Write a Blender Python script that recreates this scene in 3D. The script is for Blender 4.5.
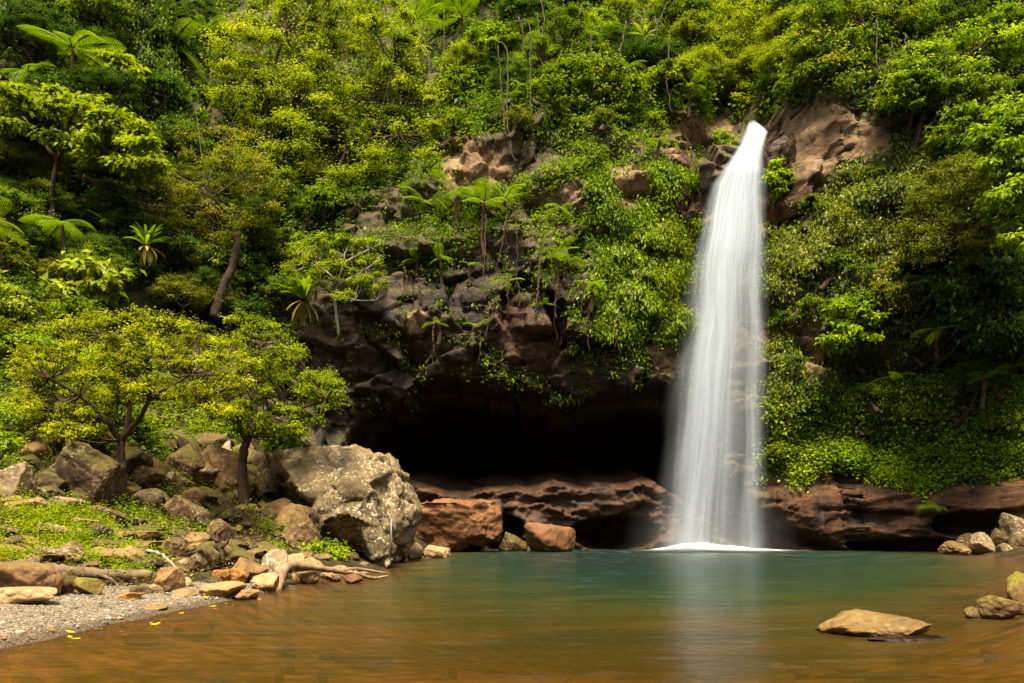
import bpy, bmesh, math, random
import numpy as np
from mathutils import Vector, Matrix, Quaternion
from mathutils.bvhtree import BVHTree

for o in list(bpy.data.objects):
    bpy.data.objects.remove(o)
S = bpy.context.scene
COL = S.collection
RNG = np.random.default_rng(7)
random.seed(7)
R = math.radians

# ------------------------------------------------------------------ camera, world, sun, exposure
FPX, HZ, CAMZ = 862.0, 518.0, 1.6          # focal length in pixels, horizon row, eye height
cam = bpy.data.cameras.new('camera')
cam.sensor_width = 36.0
cam.lens = FPX / 1024 * 36.0
cam.shift_y = (HZ - 341.5) / 1024
cam.clip_start = 0.05
cam.clip_end = 1000
camo = bpy.data.objects.new('camera', cam)
camo.location = (0, 0, CAMZ)
camo.rotation_euler = (R(90), 0, 0)
COL.objects.link(camo)
S.camera = camo

SUN_EL, SUN_AZ = R(62), R(-6)              # high sun behind the camera
sun_dir = Vector((math.sin(SUN_AZ) * math.cos(SUN_EL), -math.cos(SUN_AZ) * math.cos(SUN_EL), math.sin(SUN_EL)))
world = bpy.data.worlds.new('World')
S.world = world
world.use_nodes = True
nt = world.node_tree
nt.nodes.clear()
sky = nt.nodes.new('ShaderNodeTexSky')
sky.sky_type = 'NISHITA'
sky.sun_disc = False
sky.sun_elevation = SUN_EL
sky.sun_rotation = math.atan2(sun_dir.x, sun_dir.y)
hsv = nt.nodes.new('ShaderNodeHueSaturation')   # thin bright cloud: less blue
hsv.inputs['Saturation'].default_value = 0.08
bgd = nt.nodes.new('ShaderNodeBackground')
bgd.inputs['Strength'].default_value = 0.095
wo = nt.nodes.new('ShaderNodeOutputWorld')
nt.links.new(sky.outputs[0], hsv.inputs['Color'])
nt.links.new(hsv.outputs[0], bgd.inputs['Color'])
nt.links.new(bgd.outputs[0], wo.inputs['Surface'])

sl = bpy.data.lights.new('sun', 'SUN')
sl.energy = 3.9
sl.angle = R(16)
sl.color = (1.0, 0.88, 0.67)
so = bpy.data.objects.new('sun', sl)
so.rotation_euler = sun_dir.to_track_quat('Z', 'Y').to_euler()
so.location = sun_dir * 60
COL.objects.link(so)

S.view_settings.view_transform = 'Standard'
S.view_settings.look = 'None'
S.view_settings.exposure = 1.85
S.view_settings.gamma = 1
S.view_settings.use_curve_mapping = False
cy = S.cycles
cy.max_bounces = 8
cy.diffuse_bounces = 1
cy.glossy_bounces = 2
cy.transmission_bounces = 3
cy.transparent_max_bounces = 16
cy.use_denoising = True
cy.caustics_reflective = False
cy.caustics_refractive = False

# ------------------------------------------------------------------ noise
def _h(ix, iy, iz, seed):
    with np.errstate(over='ignore'):
        h = (ix.astype(np.int64).astype(np.uint32) * np.uint32(374761393) + iy.astype(np.int64).astype(np.uint32) * np.uint32(668265263)
             + iz.astype(np.int64).astype(np.uint32) * np.uint32(2147483647) + np.uint32(seed * 974711 & 0xffffffff))
        h = (h ^ (h >> np.uint32(13))) * np.uint32(1274126177)
        h = (h ^ (h >> np.uint32(16))) * np.uint32(2246822519)
        h = h ^ (h >> np.uint32(15))
    return h.astype(np.float64) / 4294967295.0

def vnoise(p, seed=0):
    p = np.asarray(p, float)
    i = np.floor(p); f = p - i; f = f * f * (3 - 2 * f)
    o = np.zeros(len(p))
    for dx in (0, 1):
        wx = f[:, 0] if dx else 1 - f[:, 0]
        for dy in (0, 1):
            wy = f[:, 1] if dy else 1 - f[:, 1]
            for dz in (0, 1):
                wz = f[:, 2] if dz else 1 - f[:, 2]
                o += wx * wy * wz * _h(i[:, 0] + dx, i[:, 1] + dy, i[:, 2] + dz, seed)
    return o

def fbm(p, octaves=4, seed=0, gain=0.5):
    p = np.asarray(p, float); o = np.zeros(len(p)); a = 1.0; t = 0.0
    for k in range(octaves):
        o += a * (vnoise(p, seed + k * 17) - 0.5) * 2; t += a; a *= gain; p = p * 2.03 + 11.3
    return o / t

def worley(p, seed=0, delta=False):
    p = np.asarray(p, float); i = np.floor(p); n = len(p)
    f1 = np.full(n, 9.0); f2 = np.full(n, 9.0); cid = np.zeros(n); D = np.zeros((n, 3)) if delta else None
    for dx in (-1, 0, 1):
        for dy in (-1, 0, 1):
            for dz in (-1, 0, 1):
                a, b, c = i[:, 0] + dx, i[:, 1] + dy, i[:, 2] + dz
                q = np.stack([a + _h(a, b, c, seed + 1), b + _h(a, b, c, seed + 2), c + _h(a, b, c, seed + 3)], 1)
                dv = p - q; d = np.linalg.norm(dv, axis=1)
                near = d < f1
                f2 = np.where(near, f1, np.minimum(f2, d))
                cid = np.where(near, _h(a, b, c, seed + 4), cid)
                f1 = np.where(near, d, f1)
                if delta: D = np.where(near[:, None], dv, D)
    return (f1, f2, cid, D) if delta else (f1, f2, cid)

def sstep(a, b, x):
    t = np.clip((x - a) / (b - a), 0, 1)
    return t * t * (3 - 2 * t)

def nrm(v):
    return v / np.maximum(np.linalg.norm(v, axis=-1, keepdims=True), 1e-9)

# ------------------------------------------------------------------ photograph measures -> world
def W(px, py, Y):
    return np.array([(px - 512) / FPX * Y, Y, CAMZ - (py - HZ) / FPX * Y])

def proj(p):
    p = np.atleast_2d(p); y = np.maximum(p[:, 1], 0.1)
    return 512 + p[:, 0] / y * FPX, HZ - (p[:, 2] - CAMZ) / y * FPX

def inpoly(px, py, poly):
    c = np.zeros(len(px), bool); n = len(poly); j = n - 1
    for i in range(n):
        xi, yi = poly[i]; xj, yj = poly[j]
        if yi != yj:
            c ^= ((yi > py) != (yj > py)) & (px < (xj - xi) * (py - yi) / (yj - yi) + xi)
        j = i
    return c

# ------------------------------------------------------------------ mesh helpers
def mesh(name, V, Q=None, T=None, mat=None, smooth=False, fattr=None, vattr=None, recalc=False):
    V = np.asarray(V, np.float32); me = bpy.data.meshes.new(name)
    Q = np.zeros((0, 4), np.int32) if Q is None else np.asarray(Q, np.int32).reshape(-1, 4)
    T = np.zeros((0, 3), np.int32) if T is None else np.asarray(T, np.int32).reshape(-1, 3)
    me.vertices.add(len(V)); me.vertices.foreach_set('co', V.ravel())
    nl = Q.size + T.size; nf = len(Q) + len(T)
    me.loops.add(nl); me.loops.foreach_set('vertex_index', np.concatenate([Q.ravel(), T.ravel()]))
    me.polygons.add(nf)
    me.polygons.foreach_set('loop_start', np.concatenate([np.arange(len(Q)) * 4, Q.size + np.arange(len(T)) * 3]).astype(np.int32))
    if smooth:
        me.polygons.foreach_set('use_smooth', np.ones(nf, bool))
    for dom, at in (('FACE', fattr), ('POINT', vattr)):
        for k, a in (at or {}).items():
            me.attributes.new(k, 'FLOAT', dom).data.foreach_set('value', np.asarray(a, np.float32))
    me.update(calc_edges=True); me.validate()
    if mat:
        me.materials.append(mat)
    return me

def link(name, me, parent=None, loc=None):
    o = bpy.data.objects.new(name, me)
    COL.objects.link(o)
    if parent: o.parent = parent
    if loc is not None: o.location = loc
    return o

def tag(o, label=None, cat=None, group=None, kind=None):
    if label: o['label'] = label
    if cat: o['category'] = cat
    if group: o['group'] = group
    if kind: o['kind'] = kind
    return o

def empty(name, loc, label, cat, group=None):
    o = bpy.data.objects.new(name, None); o.empty_display_size = 0.3
    COL.objects.link(o); o.location = loc
    return tag(o, label, cat, group)

def copy_tree(root, loc, rotz, scale, label=None, group=None):
    c = root.copy(); COL.objects.link(c)
    c.location = loc; c.rotation_euler = (0, 0, rotz); c.scale = scale if hasattr(scale, '__len__') else (scale,) * 3
    if label: c['label'] = label
    if group: c['group'] = group
    for ch in list(root.children):
        d = ch.copy(); COL.objects.link(d); d.parent = c
        for g in list(ch.children):
            e = g.copy(); COL.objects.link(e); e.parent = d
    return c

class MB:
    def __init__(s): s.V = []; s.Q = []; s.T = []; s.n = 0
    def add(s, V, Q=None, T=None):
        V = np.asarray(V, float)
        if Q is not None and len(Q): s.Q.append(np.asarray(Q) + s.n)
        if T is not None and len(T): s.T.append(np.asarray(T) + s.n)
        s.V.append(V); s.n += len(V)
    def tube(s, P, r, sides=7, wob=0.0, caps=True):
        P = np.asarray(P, float); n = len(P)
        r = np.broadcast_to(np.asarray(r, float), (n,))
        tg = np.gradient(P, axis=0) if n > 2 else np.repeat((P[1] - P[0])[None], n, 0)
        tg = nrm(tg); ref = np.array([0.31, 0.9, 0.2]) if abs(tg[0][2]) > 0.7 else np.array([0.1, 0.2, 1.0])
        a = nrm(np.cross(tg, ref)); b = np.cross(tg, a)
        th = np.arange(sides) / sides * 2 * np.pi
        rr = r[:, None] * (1 + wob * RNG.uniform(-1, 1, (n, sides)))
        V = P[:, None] + rr[..., None] * (a[:, None] * np.cos(th)[None, :, None] + b[:, None] * np.sin(th)[None, :, None])
        V = V.reshape(-1, 3)
        i = np.arange(n - 1)[:, None] * sides; k = np.arange(sides)[None]; k2 = (k + 1) % sides
        Q = np.stack([i + k, i + k2, i + sides + k2, i + sides + k], -1).reshape(-1, 4)
        T = []
        if caps:
            V = np.vstack([V, P[0], P[-1]]); m = n * sides
            for q in range(sides):
                T.append([m, (q + 1) % sides, q]); T.append([m + 1, (n - 1) * sides + q, (n - 1) * sides + (q + 1) % sides])
        s.add(V, Q, T)
    def build(s, name, mat, smooth=True):
        return mesh(name, np.vstack(s.V), np.vstack(s.Q) if s.Q else None, np.vstack(s.T) if s.T else None, mat, smooth)

def curve(pts, n=12, wob=0.0):
    """Catmull-Rom through pts, n samples, a little wander."""
    P = np.asarray(pts, float); P = np.vstack([2 * P[0] - P[1], P, 2 * P[-1] - P[-2]])
    m = len(P) - 3; t = np.linspace(0, m - 1e-6, n); i = t.astype(int); f = (t - i)[:, None]
    a, b, c, d = P[i], P[i + 1], P[i + 2], P[i + 3]
    out = 0.5 * ((2 * b) + (c - a) * f + (2 * a - 5 * b + 4 * c - d) * f * f + (3 * b - a - 3 * c + d) * f ** 3)
    if wob:
        w = RNG.normal(0, wob, out.shape); w[0] = w[-1] = 0
        out = out + w
    return out

# ------------------------------------------------------------------ materials
class NT:
    def __init__(s, name):
        s.m = bpy.data.materials.new(name); s.m.use_nodes = True; s.t = s.m.node_tree; s.t.nodes.clear()
        s.out = s.n('OutputMaterial')
    def n(s, kind, **kw):
        nd = s.t.nodes.new('ShaderNode' + kind)
        for k, v in kw.items(): setattr(nd, k, v)
        return nd
    def l(s, a, b): s.t.links.new(a, b)
    def set(s, sock, v):
        if isinstance(v, bpy.types.NodeSocket): s.l(v, sock)
        else: sock.default_value = v
    def math(s, op, a, b=0.0, clamp=False):
        nd = s.n('Math', operation=op, use_clamp=clamp); s.set(nd.inputs[0], a); s.set(nd.inputs[1], b); return nd.outputs[0]
    def mix(s, f, a, b):
        nd = s.n('Mix', data_type='RGBA'); s.set(nd.inputs[0], f)
        s.set(nd.inputs[6], a if isinstance(a, bpy.types.NodeSocket) else (*a, 1)); s.set(nd.inputs[7], b if isinstance(b, bpy.types.NodeSocket) else (*b, 1))
        return nd.outputs[2]
    def ramp(s, f, stops, interp='LINEAR'):
        nd = s.n('ValToRGB'); nd.color_ramp.interpolation = interp; e = nd.color_ramp.elements
        while len(e) < len(stops): e.new(0.5)
        for k, (p, c) in enumerate(stops):
            e[k].position = p; e[k].color = (*c, 1) if hasattr(c, '__len__') else (c, c, c, 1)
        s.set(nd.inputs[0], f); return nd.outputs[0]
    def coord(s, which='Object', scale=(1, 1, 1)):
        tc = s.n('TexCoord'); mp = s.n('Mapping'); mp.inputs['Scale'].default_value = scale
        s.l(tc.outputs[which], mp.inputs['Vector']); return mp.outputs[0]
    def noise(s, vec, scale, detail=5, rough=0.6, dist=0.0):
        nd = s.n('TexNoise'); s.l(vec, nd.inputs['Vector']); nd.inputs['Scale'].default_value = scale
        nd.inputs['Detail'].default_value = detail; nd.inputs['Roughness'].default_value = rough; nd.inputs['Distortion'].default_value = dist
        return nd.outputs['Fac']
    def voro(s, vec, scale, feature='F1', out='Distance'):
        nd = s.n('TexVoronoi', feature=feature); s.l(vec, nd.inputs['Vector']); nd.inputs['Scale'].default_value = scale
        return nd.outputs[out]
    def attr(s, name): return s.n('Attribute', attribute_name=name).outputs['Fac']
    def rnd(s): return s.n('ObjectInfo').outputs['Random']
    def bump(s, h, strength=0.5, dist=0.05):
        nd = s.n('Bump'); nd.inputs['Strength'].default_value = strength; nd.inputs['Distance'].default_value = dist
        s.l(h, nd.inputs['Height']); return nd.outputs[0]
    def pbr(s, color, rough=0.8, normal=None, spec=0.3):
        b = s.n('BsdfPrincipled'); s.set(b.inputs['Base Color'], color if isinstance(color, bpy.types.NodeSocket) else (*color, 1))
        s.set(b.inputs['Roughness'], rough); b.inputs['Specular IOR Level'].default_value = spec
        if normal: s.l(normal, b.inputs['Normal'])
        s.l(b.outputs[0], s.out.inputs['Surface']); return s.m

def leaf_mat(name, stops, transl=0.5, gloss=0.012, vary=0.25):
    """Leaf: per-leaf tint runs through a colour ramp; thin, lets light through, faint sheen."""
    k = NT(name)
    stops = [(p_, (min(c_[0] * 1.20, .6), min(c_[1] * 1.36, .6), c_[2] * .35)) for p_, c_ in stops]
    f = k.math('ADD', k.attr('tint'), k.math('MULTIPLY', k.math('SUBTRACT', k.rnd(), 0.5), vary), True)
    c = k.ramp(f, stops)
    d = k.n('BsdfDiffuse'); t = k.n('BsdfTranslucent'); g = k.n('BsdfGlossy'); g.inputs['Roughness'].default_value = 0.5
    k.l(c, d.inputs['Color'])
    tc = k.mix(0.6, c, k.n('RGB').outputs[0]); tc.node.blend_type = 'MULTIPLY'
    tc.node.inputs[7].default_value = (1, 1, 1, 1); [k.t.links.remove(x) for x in list(tc.node.inputs[7].links)]
    tc.node.inputs[7].default_value = (1.25, 1.25, 0.45, 1)
    k.l(tc, t.inputs['Color'])
    m1 = k.n('MixShader'); m1.inputs[0].default_value = transl; k.l(d.outputs[0], m1.inputs[1]); k.l(t.outputs[0], m1.inputs[2])
    m2 = k.n('MixShader'); m2.inputs[0].default_value = gloss; k.l(m1.outputs[0], m2.inputs[1]); k.l(g.outputs[0], m2.inputs[2])
    k.l(m2.outputs[0], k.out.inputs['Surface'])
    return k.m

def bark_mat(name, a, b, scale=6):
    k = NT(name); v = k.coord('Object', (1, 1, 0.3)); n = k.noise(v, scale, 6, 0.7)
    return k.pbr(k.ramp(n, [(0.3, a), (0.7, b)]), 0.9, k.bump(n, 0.8, 0.04))

def rock_mat(name, dark, mid, light, lichen=0.0, moss=0.0, mosscol=(0.075, 0.066, 0.006), rough=0.85, scale=1.0, lichcol=(0.56, 0.55, 0.52)):
    k = NT(name)
    oi = k.n('ObjectInfo'); tc = k.n('TexCoord'); ad = k.n('VectorMath', operation='ADD')
    k.l(tc.outputs['Object'], ad.inputs[0]); k.l(oi.outputs['Location'], ad.inputs[1]); v = ad.outputs[0]
    n1 = k.noise(v, 0.9 * scale, 8, 0.68, 0.6); n2 = k.noise(v, 6 * scale, 6, 0.75)
    f = k.math('ADD', k.math('MULTIPLY', n1, 0.6), k.math('MULTIPLY', n2, 0.4))
    f = k.math('ADD', f, k.math('MULTIPLY', k.math('SUBTRACT', oi.outputs['Random'], 0.5), 0.22))
    dark, mid, light, lichcol = (tuple(x * w_ for x, w_ in zip(q, (1.02, .84, .62))) for q in (dark, mid, light, lichcol))
    c = k.ramp(f, [(0.32, dark), (0.5, mid), (0.68, light)])
    wv = k.n('TexNoise'); k.l(v, wv.inputs['Vector']); wv.inputs['Scale'].default_value = 1.3 * scale; wv.inputs['Detail'].default_value = 5
    wa = k.n('VectorMath', operation='MULTIPLY_ADD'); k.l(wv.outputs['Color'], wa.inputs[0]); wa.inputs[1].default_value = (1.6, 1.6, 1.6); k.l(v, wa.inputs[2])
    cr = k.voro(wa.outputs[0], .55 * scale, 'DISTANCE_TO_EDGE')
    c = k.mix(k.ramp(cr, [(0.0, 0.4), (0.02, 0.0)]), c, tuple(x * 0.25 for x in dark))
    if lichen:
        sp = k.noise(v, 9 * scale, 4, 0.6); sp2 = k.noise(v, 1.3 * scale, 3)
        lf = k.math('MULTIPLY', k.ramp(sp, [(0.53, 0.0), (0.64, 1.0)]), k.ramp(sp2, [(0.38, 0.0), (0.6, lichen)]))
        c = k.mix(lf, c, lichcol)
    nz = k.n('Separate' + 'XYZ'); ge = k.n('NewGeometry'); k.l(ge.outputs['Normal'], nz.inputs[0])
    if moss:
        mf = k.math('MULTIPLY', k.ramp(k.math('ADD', k.math('MULTIPLY', nz.outputs[2], 0.5), k.math('MULTIPLY', n1, 0.9)), [(0.55, 0.0), (0.85, 1.0)]), moss)
        c = k.mix(mf, c, k.ramp(n2, [(0.3, tuple(x * 0.6 for x in mosscol)), (0.7, tuple(x * 1.5 for x in mosscol))]))
    h = k.math('ADD', k.math('MULTIPLY', n1, 1.0), k.math('MULTIPLY', n2, 0.35))
    h = k.math('ADD', h, k.math('MULTIPLY', k.ramp(cr, [(0.0, 0.0), (0.03, 1.0)]), 0.08))
    sz = k.n('SeparateXYZ'); k.l(ge.outputs['Position'], sz.inputs[0])      # wet foot just above the pool
    wf = k.ramp(k.math('ADD', sz.outputs[2], k.math('MULTIPLY', k.math('SUBTRACT', n2, .5), .12)), [(.035, 1.0), (.085, 0.0)])
    dk = k.mix(1.0, c, (.34, .30, .26)); dk.node.blend_type = 'MULTIPLY'
    c = k.mix(wf, c, dk); rough = k.math('SUBTRACT', rough, k.math('MULTIPLY', wf, .45))
    return k.pbr(c, rough, k.bump(h, 0.9, 0.13 / scale), 0.25)

LEAF = {
    'mid':    leaf_mat('leaf_mid_green', [(0, (0.028, 0.050, 0.003)), (0.45, (0.088, 0.125, 0.006)), (0.85, (0.19, 0.225, 0.012)), (1, (0.25, 0.20, 0.02))]),
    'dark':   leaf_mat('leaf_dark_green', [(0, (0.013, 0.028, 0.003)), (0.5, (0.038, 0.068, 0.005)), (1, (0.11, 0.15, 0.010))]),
    'yellow': leaf_mat('leaf_yellow_green', [(0, (0.060, 0.066, 0.003)), (0.45, (0.18, 0.172, 0.005)), (0.85, (0.32, 0.305, 0.010)), (1, (0.37, 0.33, 0.02))]),
    'bright': leaf_mat('leaf_bright_green', [(0, (0.050, 0.085, 0.004)), (0.5, (0.155, 0.205, 0.009)), (1, (0.33, 0.36, 0.018))]),
    'olive':  leaf_mat('leaf_olive', [(0, (0.045, 0.050, 0.007)), (0.5, (0.115, 0.115, 0.014)), (0.9, (0.19, 0.17, 0.025)), (1, (0.21, 0.13, 0.04))]),
    'lime':   leaf_mat('leaf_lime_green', [(0, (0.060, 0.078, 0.003)), (0.45, (0.175, 0.195, 0.006)), (0.9, (0.275, 0.285, 0.012)), (1, (0.32, 0.27, 0.02))]),
    'pale':   leaf_mat('leaf_pale_green', [(0, (0.09, 0.11, 0.018)), (0.5, (0.20, 0.22, 0.04)), (1, (0.38, 0.36, 0.09))]),
    'wall':   leaf_mat('leaf_wall_creeper', [(0, (0.022, 0.036, 0.003)), (0.45, (0.070, 0.095, 0.006)), (0.85, (0.19, 0.19, 0.012)), (1, (0.27, 0.20, 0.02))], gloss=0.018),
    'fern':   leaf_mat('leaf_fern', [(0, (0.06, 0.10, 0.004)), (0.5, (0.13, 0.185, 0.007)), (1, (0.24, 0.28, 0.015))], transl=0.5),
    'dead':   leaf_mat('leaf_dead', [(0, (0.07, 0.045, 0.02)), (0.5, (0.17, 0.115, 0.06)), (1, (0.30, 0.22, 0.13))], transl=0.25),
    'fallen': leaf_mat('leaf_fallen', [(0, (0.32, 0.07, 0.01)), (0.5, (0.55, 0.24, 0.02)), (1, (0.60, 0.42, 0.04))], transl=0.2, vary=0.9),
}
BARK = {
    'brown': bark_mat('bark_brown', (0.014, 0.008, 0.004), (0.062, 0.036, 0.018)),
    'pale':  bark_mat('bark_pale', (0.12, 0.10, 0.075), (0.34, 0.29, 0.23)),
    'fern':  bark_mat('bark_fern_trunk', (0.022, 0.011, 0.006), (0.10, 0.052, 0.028), 9),
    'vine':  bark_mat('bark_vine', (0.035, 0.026, 0.016), (0.13, 0.10, 0.07), 9),
    'drift': bark_mat('bark_driftwood', (0.10, 0.058, 0.028), (0.32, 0.205, 0.11), 4),
    'log':   bark_mat('bark_wet_log', (0.05, 0.030, 0.015), (0.20, 0.13, 0.07), 4),
}
ROCK = {
    'wet':    rock_mat('rock_wet_dark', (0.012, 0.008, 0.004), (0.040, 0.024, 0.012), (0.10, 0.062, 0.030), 0.0, 0.0, rough=0.35),
    'lichen': rock_mat('rock_lichened', (0.042, 0.033, 0.022), (0.175, 0.145, 0.100), (0.36, 0.31, 0.225), 0.95, 0.25),
    'tan':    rock_mat('rock_tan', (0.09, 0.055, 0.028), (0.25, 0.165, 0.090), (0.42, 0.30, 0.18), 0.25, 0.4),
    'pale':   rock_mat('rock_pale', (0.15, 0.11, 0.065), (0.34, 0.265, 0.175), (0.46, 0.38, 0.27), 0.15, 0.28),
    'dark':   rock_mat('rock_dark', (0.016, 0.010, 0.005), (0.052, 0.034, 0.017), (0.13, 0.090, 0.045), 0.35, 0.6),  # low tone stands in for tree shade on the back-bank boulders
    'grey':   rock_mat('rock_grey_brown', (0.038, 0.025, 0.012), (0.115, 0.078, 0.040), (0.25, 0.18, 0.10), 0.5, 0.35),
    'moss':   rock_mat('rock_mossy', (0.06, 0.04, 0.02), (0.15, 0.105, 0.055), (0.25, 0.18, 0.10), 0.2, 0.9, (0.12, 0.105, 0.008)),
    'amber':  rock_mat('rock_amber_wet', (0.12, 0.055, 0.015), (0.26, 0.14, 0.04), (0.38, 0.23, 0.08), 0.0, 0.0, rough=0.5),
    'rust':   rock_mat('rock_rust', (0.030, 0.014, 0.007), (0.115, 0.056, 0.027), (0.22, 0.125, 0.068), 0.0, 0.0, rough=0.6),
    'brown':  rock_mat('rock_brown_ledge', (0.030, 0.015, 0.008), (0.105, 0.052, 0.024), (0.21, 0.115, 0.055), 0.0, 0.15, rough=0.7),
}
# ------------------------------------------------------------------ ground, pool bed and bank (one sheet)
def shore(y):
    return np.interp(y, [-30, 5, 10.6, 13.3, 17.5, 19.7, 22.2, 25.5, 34, 39, 42, 60], [-9, -7.4, -6.35, -6.0, -5.5, -5.35, -4.8, -4.0, -4.3, -3.6, -2.6, -2])
def rshore(y):
    return np.interp(y, [-30, 5, 10, 14.5, 25, 34, 39, 42, 60], [8, 6.2, 7.2, 8.9, 15.6, 20.0, 20.5, 21.5, 24])
def ground_z(x, y, detail=True):
    x = np.asarray(x, float); y = np.asarray(y, float)
    s = shore(y) - x
    if detail: s = s + 0.25 * fbm(np.stack([x * .7, y * .7, x * 0], -1), 3, 5)
    a1 = np.interp(y, [8, 15, 18, 20, 22, 26, 29, 32, 36], [.05, .05, .055, .11, .17, .24, .36, .48, .6])
    k1 = np.interp(y, [12, 18, 22, 30], [4.5, 3.3, 6, 8])
    a2 = np.interp(y, [12, 18, 26, 32], [.22, .28, .42, .7])
    land = np.where(s < k1, a1 * s, a1 * k1 + a2 * (s - k1))
    far = np.maximum(s - 14, 0); land = land + far * 0.4
    D = np.interp(y, [5, 9, 12, 14, 16.5, 19, 23, 30, 45], [.30, .45, .70, 1.05, 1.75, 2.7, 3.7, 4.4, 4.6])
    sr = x - rshore(y); sl_ = -s
    shelf = np.minimum(np.interp(y, [20, 28], [.24, .6]) * np.maximum(sl_, 0), 0.30 * np.maximum(-sr, 0))
    bed = -D * (1 - np.exp(-shelf / np.maximum(D, .1) * 1.8))
    z = np.where(s > 0, land, np.where(sr > 0, 0.22 * sr, bed))
    if detail:
        p = np.stack([x, y, x * 0], -1)
        rough = np.clip((s - 2.5) / 3, 0, 1)
        z = z + 0.03 * fbm(p * 0.9, 3, 9) + rough * (0.30 * fbm(p * 0.8, 4, 21) + 0.10 * fbm(p * 3, 2, 22))
    return z

def grid_axis(parts):
    out = []
    for a, b, st in parts: out.append(np.arange(a, b, st))
    return np.concatenate(out + [[parts[-1][1]]])
gx = grid_axis([(-150, -32, 6), (-32, -14, .5), (-14, -2, .16), (-2, 24, .6), (24, 150, 6)])
gy = grid_axis([(-120, 2, 6), (2, 9, .6), (9, 34, .18), (34, 46, .5), (46, 150, 6)])
GX, GY = np.meshgrid(gx, gy)
GZ = ground_z(GX.ravel(), GY.ravel())
nxg, nyg = len(gx), len(gy)
def grid_quads(nx, ny):
    i = np.arange(ny - 1)[:, None] * nx + np.arange(nx - 1)[None]
    return np.stack([i, i + 1, i + nx + 1, i + nx], -1).reshape(-1, 4)
GV = np.stack([GX.ravel(), GY.ravel(), GZ], 1)
k = NT('ground_soil')
v = k.coord('Object'); n1 = k.noise(v, 1.4, 8, .7); n2 = k.noise(v, 14, 4, .7); n3 = k.noise(v, 2.6, 6, .6)
c = k.ramp(n1, [(.3, (.008, .005, .002)), (.52, (.030, .019, .008)), (.64, (.055, .045, .010)), (.76, (.10, .06, .025))])
c = k.mix(k.attr('bed'), c, k.ramp(n3, [(.34, (.035, .019, .005)), (.5, (.085, .048, .011)), (.66, (.19, .115, .036))]))
M_ground = k.pbr(c, .95, k.bump(n2, .6, .05), .15)
ground = link('ground', mesh('ground', GV, grid_quads(nxg, nyg), None, M_ground, True, None, {'bed': (GZ < 0.0).astype(float)}))
tag(ground, 'dark stony soil of the bank sloping down under the pool as its bed', None, None, 'structure')

# gravel beach: its own thin bed of grit on the ground
bx = np.arange(-16, -4.6, .08); by = np.arange(8, 20.2, .08)
BX, BY = np.meshgrid(bx, by)
s_ = shore(BY) - BX
k1 = np.interp(BY, [8, 14, 17, 18.5, 20], [7, 4.0, 3.3, 2.6, .6]) + 0.35 * fbm(np.stack([BX.ravel(), BY.ravel(), BX.ravel() * 0], 1), 3, 31).reshape(BX.shape)
bz = ground_z(BX.ravel(), BY.ravel()).reshape(BX.shape) + 0.05 * np.clip(np.minimum((s_ + .25) / .4, (k1 - s_) / .4), -1, 1)
bz = bz + (0.022 * (vnoise(np.stack([BX.ravel() * 16, BY.ravel() * 16, BX.ravel() * 0], 1), 3) - .5)).reshape(BX.shape)
k = NT('gravel_grit')
v = k.coord('Object'); vc = k.voro(v, 40, 'F1', 'Color'); vd = k.voro(v, 40); n1 = k.noise(v, 1.1, 4)
sp = k.n('SeparateColor'); k.l(vc, sp.inputs[0])
c = k.ramp(sp.outputs[0], [(0, (.04, .030, .02)), (.4, (.125, .092, .058)), (.8, (.235, .18, .118)), (1, (.36, .29, .205))])
wet = k.attr('wet')
c = k.mix(k.math('MULTIPLY', wet, .75), c, (.06, .04, .02))
M_gravel = k.pbr(c, .9, k.bump(k.math('MULTIPLY', vd, -1), .9, .02), .2)
beach = link('gravel_beach', mesh('gravel_beach', np.stack([BX.ravel(), BY.ravel(), bz.ravel()], 1), grid_quads(len(bx), len(by)), None, M_gravel, True, None,
             {'wet': (1 - sstep(.0, .45, s_.ravel() + .12 * fbm(np.stack([BX.ravel() * 3, BY.ravel() * 3, BX.ravel() * 0], 1), 2, 8)))}))
tag(beach, 'pale grey gravel beach at the edge of the pool', None, None, 'structure')

def gp(px, py):
    """World point where the sight line through a picture point meets the bank."""
    Y = np.arange(7, 44, .03)
    x = (px - 512) / FPX * Y; z = CAMZ - (py - HZ) / FPX * Y
    g = np.maximum(ground_z(x, Y, False), 0)
    hit = np.nonzero(z <= g)[0]
    i = hit[0] if len(hit) else len(Y) - 1
    return np.array([x[i], Y[i], g[i]])
def gz(x, y): return float(ground_z(np.array([x]), np.array([y]))[0])

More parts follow.
